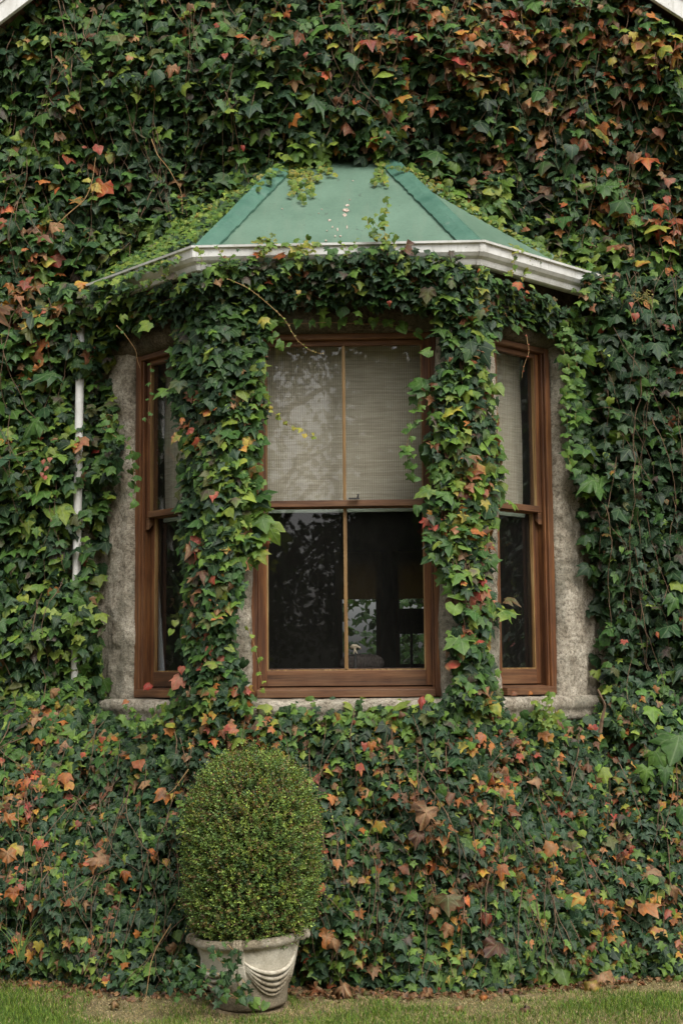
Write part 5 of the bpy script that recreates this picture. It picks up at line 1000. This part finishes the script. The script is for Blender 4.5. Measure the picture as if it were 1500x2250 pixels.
parts = [blades(230000, (-2.6, 2.8), (5.9, 8.1), .018, .042, lambda x, y: (y < base_front(x) + .06) & (np.hypot(x - PX, y - PY) > .2), 1), blades(60000, (-5, 5), (3.0, 5.9), .02, .045, lambda x, y: y > 0, 2)]
off = 0; VV, TT, CC, UU = [], [], [], []
for v, t_, c, u in parts: VV.append(v); TT.append(t_ + off); CC.append(c); UU.append(u); off += len(v)
tag(tri_mesh('grass', np.concatenate(VV), np.concatenate(TT), np.concatenate(CC), np.concatenate(UU), M['grass']), 'short lawn grass, straw coloured where it meets the ivy', 'grass', kind='stuff')
# longer arching grass blades growing out of the ivy foot
def tallgrass(label, u, v, Y, n, h, spread):
    c_ = unproj(u, v, Y); vs = []; T_ = []; C = []
    for k in range(n):
        a_ = random.uniform(-spread, spread); hh = h * random.uniform(.6, 1.1); w_ = .0028; seg = 7; bx_ = random.gauss(0, .02)
        for i in range(seg + 1):
            t_ = i / seg; x = bx_ + a_ * t_ ** 1.8 * hh; z = hh * (t_ - .35 * abs(a_) * t_ ** 3); ww = w_ * (1 - t_ ** 2) + .0003
            vs += [(x - ww, -.02 * t_, z), (x + ww, -.02 * t_ + .001, z)]; C += [[.09, .17, .05], [.12, .2, .06]]
        b_ = len(vs) - 2 * (seg + 1)
        for i in range(seg): T_ += [[b_ + 2 * i, b_ + 2 * i + 1, b_ + 2 * i + 3], [b_ + 2 * i, b_ + 2 * i + 3, b_ + 2 * i + 2]]
    o = tri_mesh('grass_tuft', np.array(vs), np.array(T_), np.array(C), np.tile([[.3, -.3]], (len(vs), 1)), M['grass']); o.location = (c_[0], Y, max(c_[2], 0)); tag(o, label, 'grass tuft', 'long grass blades growing out of the ivy')
tallgrass('tuft of long arching grass at the far left foot of the ivy', 45, 2110, 7.45, 9, .30, 1.0)
tallgrass('tuft of long grass blades right of the pot near the lawn', 975, 2180, 7.38, 10, .16, .5)
tallgrass('sparse long grass blades in the ivy near the middle right', 1170, 2110, 7.5, 8, .25, 1.0)
tallgrass('long grass blades between dry leaves at the right edge', 1420, 1985, 7.75, 8, .14, .7)
tallgrass('small grass tuft at the ivy foot left of the curled dry leaf', 1085, 2160, 7.4, 9, .14, .5)
# litter of small dry scraps under the ivy edge
n = 1500; x = rng.uniform(-2.4, 2.5, n); y = base_front(x) + rng.normal(-.03, .06, n); ok = np.hypot(x - PX, y - PY) > .24; x, y = x[ok], y[ok]; n = len(x)
nn_ = rng.normal(0, .45, (n, 3)); nn_[:, 2] = 1
tag(leaf_mesh('leaf_litter', np.stack([x, y, ground_z(x, y) + .012], 1), nn_, rng.uniform(.010, .034, n), rng.uniform(-3, 3, n), rng.choice([1, 2], n), pick(['brown', 'tan', 'rust', 'olive', 'purple'], n), pick(['tan', 'brown'], n), mess=.2, curl=rng.normal(.5, .4, n)), 'dry leaf litter scattered on bare soil along the foot of the ivy', 'leaf litter', kind='stuff')
# fallen leaves on the lawn
def fallen(label, u, v, Y, size, c1, c2, shp, rz, mess=.2, stand=.3):
    c_ = unproj(u, v, Y)
    d = dict(P=np.array([[0, 0, size * .25]]), Nn=np.array([[random.gauss(0, .3), -1.0 * stand - .35, 1.0]]), size=np.array([size]), roll=np.array([R(rz)]), sh=np.array([shp]), col=PAL[c1][None] * 1.0, col2=PAL[c2][None] * 1.0, mess=np.array([mess]), curl=np.array([.7]), fold=np.array([.6]))
    o = leaf_mesh('fallen_leaf', **d); o.location = (c_[0], Y, max(c_[2], .01)); s_ = o.modifiers.new('s', 'SOLIDIFY'); s_.thickness = .0012; tag(o, label, 'leaf', 'dry leaves fallen on the lawn')
def gy(u, v):
    d = RC @ np.array([(u - 750) / F, (1125 - v) / F, -1.0]); return float((CAM + d * (.02 - CAM[2]) / d[2])[1])
for L_ in [('large curled tan leaf on the lawn edge at lower right', 1318, 2150, .13, 'tan', 'tan', 3, 20, .25, 1.2), ('pale cream leaf leaning beside the large curled tan leaf', 1296, 2165, .08, 'tan', 'yellow', 1, -20, .15, 1.2), ('small orange leaf on the straw grass at the lower middle', 1062, 2190, .04, 'orange', 'rust', 2, 0, .1, .8),
           ('grey green leaf lying on the lawn right of the middle', 1135, 2192, .05, 'lime', 'blue', 2, 10, .05, .6), ('tan curled leaf standing in the grass right of the pot', 940, 2180, .065, 'tan', 'rust', 1, 0, .2, 1.5), ('orange brown leaf hanging at the lawn edge far left', 75, 2165, .07, 'tan', 'orange', 1, 0, .2, 1.5),
           ('crumpled rust leaf among the dry leaves just right of the pot', 700, 2175, .09, 'rust', 'tan', 3, 40, .25, .8), ('crumpled tan leaf at the foot of the ivy right of the pot', 745, 2180, .10, 'tan', 'brown', 3, -50, .3, .8), ('small brown leaf on the straw strip left of the pot', 150, 2190, .05, 'brown', 'tan', 1, 40, .2, .6),
           ('small tan leaf near the bottom edge of the lawn right of middle', 1010, 2215, .04, 'tan', 'brown', 2, 40, .2, .5), ('dark brown leaf lying on the lawn below the ivy in the middle', 1155, 2215, .04, 'brown', 'purple', 1, 0, .2, .5), ('pale leaf on the lawn at lower left beneath the ivy', 255, 2205, .05, 'tan', 'olive', 1, 30, .1, .4)]:
    lb, u, v, s_, c1, c2, sh_, rz, ms, sd_ = L_; fallen(lb, u, v, gy(u, v), s_, c1, c2, sh_, rz, ms, sd_)
# leaves lying on the sills
for lb, u, v, Y, s_, c1, c2 in [('bright red leaf resting on the left window sill', 330, 1510, 7.98, .05, 'red', 'red'), ('small orange leaf on the right stone sill beside a rust one', 1167, 1527, 7.9, .03, 'orange', 'orange'), ('small rust leaf on the right stone sill nearest the pier', 1132, 1528, 7.85, .035, 'rust', 'brown'), ('small orange leaf on the left end of the stone sill', 280, 1545, 8.0, .04, 'orange', 'pink')]:
    c_ = unproj(u, v, Y); d = dict(P=np.array([[0, 0, .02]]), Nn=np.array([[.3, -1.0, .7]]), size=np.array([s_]), roll=np.array([R(50)]), sh=np.array([2]), col=PAL[c1][None], col2=PAL[c2][None], mess=np.array([.1]), curl=np.array([.5]), fold=np.array([.5]))
    o = leaf_mesh('fallen_leaf', **d); o.location = tuple(c_); tag(o, lb, 'leaf', 'leaves lying on the window sills')

# ================================================================== TREES that the panes reflect and that stand beyond the far windows
def tree(label, x, y, h, r_, cz, nleaf, ls, gap=.0, seed=0, name='garden_tree', group=None, flat=1.0, hole=None):
    e = empty(name, (x, y, 0)); tag(e, label, 'tree', group)
    mb = MB(); mb.tube([(0, 0, -.1), (.05, 0, h * .3), (-.05, .05, h * .55), (.05, 0, h * .85)], [h * .03, h * .024, h * .016, h * .006], 10)
    lim = []
    for k in range(16):
        a_ = random.uniform(0, 6.28); z0 = random.uniform(.25, .7) * h; L_ = r_ * random.uniform(.6, 1.0); p1 = (L_ * .5 * math.cos(a_), L_ * .5 * math.sin(a_), z0 + .12 * h); p2 = (L_ * math.cos(a_), L_ * math.sin(a_), z0 + .2 * h); lim.append(p2)
        mb.tube([(0, 0, z0), p1, p2], [h * .01, h * .006, h * .002], 6)
    mb.build('trunk', M['bark'], e)
    n = nleaf; d = rng.normal(0, 1, (n, 3)); d /= np.linalg.norm(d, axis=1)[:, None]; rad = rng.random(n) ** .45
    P_ = d * rad[:, None] * np.array([r_, r_ * flat, (h - cz) / 2]); P_[:, 2] += (h + cz) / 2
    cl = fbm(P_[:, 0] * 1.1 + seed, P_[:, 1] * 1.1, P_[:, 2] * 1.1, 3); P_ = P_[cl > gap]
    if hole is not None: hx, hz, rx, rz, kp = hole; P_ = P_[(((P_[:, 0] - hx) / rx) ** 2 + ((P_[:, 2] - hz) / rz) ** 2 > 1) | (rng.random(len(P_)) < kp)]
    n = len(P_)
    leaf_mesh('crown', P_, leaf_normals(n, .6, .9) + rng.normal(0, .5, (n, 3)), rng.uniform(.7, 1.3, n) * ls, rng.uniform(-3, 3, n), rng.choice([2, 2, 0], n), pick(['dark', 'deep', 'mid', 'green'], n), pick(['dark', 'mid'], n), parent=e)
GT = 'garden trees mirrored in the panes'
tree('tall broad tree across the garden, mirrored in the right panes', 3.0, -9.5, 10.5, 3.9, 1.0, 38000, .13, -.4, 1, group=GT)
tree('open crowned tree across the garden, mirrored in the left panes', -2.3, -9, 8.6, 2.9, 1.5, 27000, .095, -.26, 2, group=GT, hole=(1.0, 5.5, 1.2, 1.5, .12))
tree('low dense bush added across the garden to block bright reflections in the lower right pane', 1.3, -11.5, 5.2, 2.3, .1, 26000, .12, -.6, 11, group=GT)  # added out of view, keeps bright sky out of the pane's reflection
tree('dark tree standing far behind, mirrored at the left edge', -6.5, -12, 9, 3.2, .6, 14000, .18, -.3, 5, group=GT)
tree('leafy tree behind the house, seen through the left far window', -1.2, 17.5, 6.0, 2.3, .2, 8500, .10, -.05, 8, group='trees behind the house')
tree('leafy tree behind the house, seen through the right far window', 1.7, 18.2, 6.5, 2.6, .2, 9000, .10, -.05, 9, group='trees behind the house')

b = MB(); b.box(-7, .6, -14.2, -14, -.2, 2.5); b.box(-7.05, .65, -14.25, -13.95, 2.5, 2.58)  # unseen pale wall, added for the pale patch mirrored in the panes
gw = b.build('mirrored_wall', M['palewall']); tag(gw, 'pale wall added in place of a building, mirrored low in the lower left pane', 'wall')
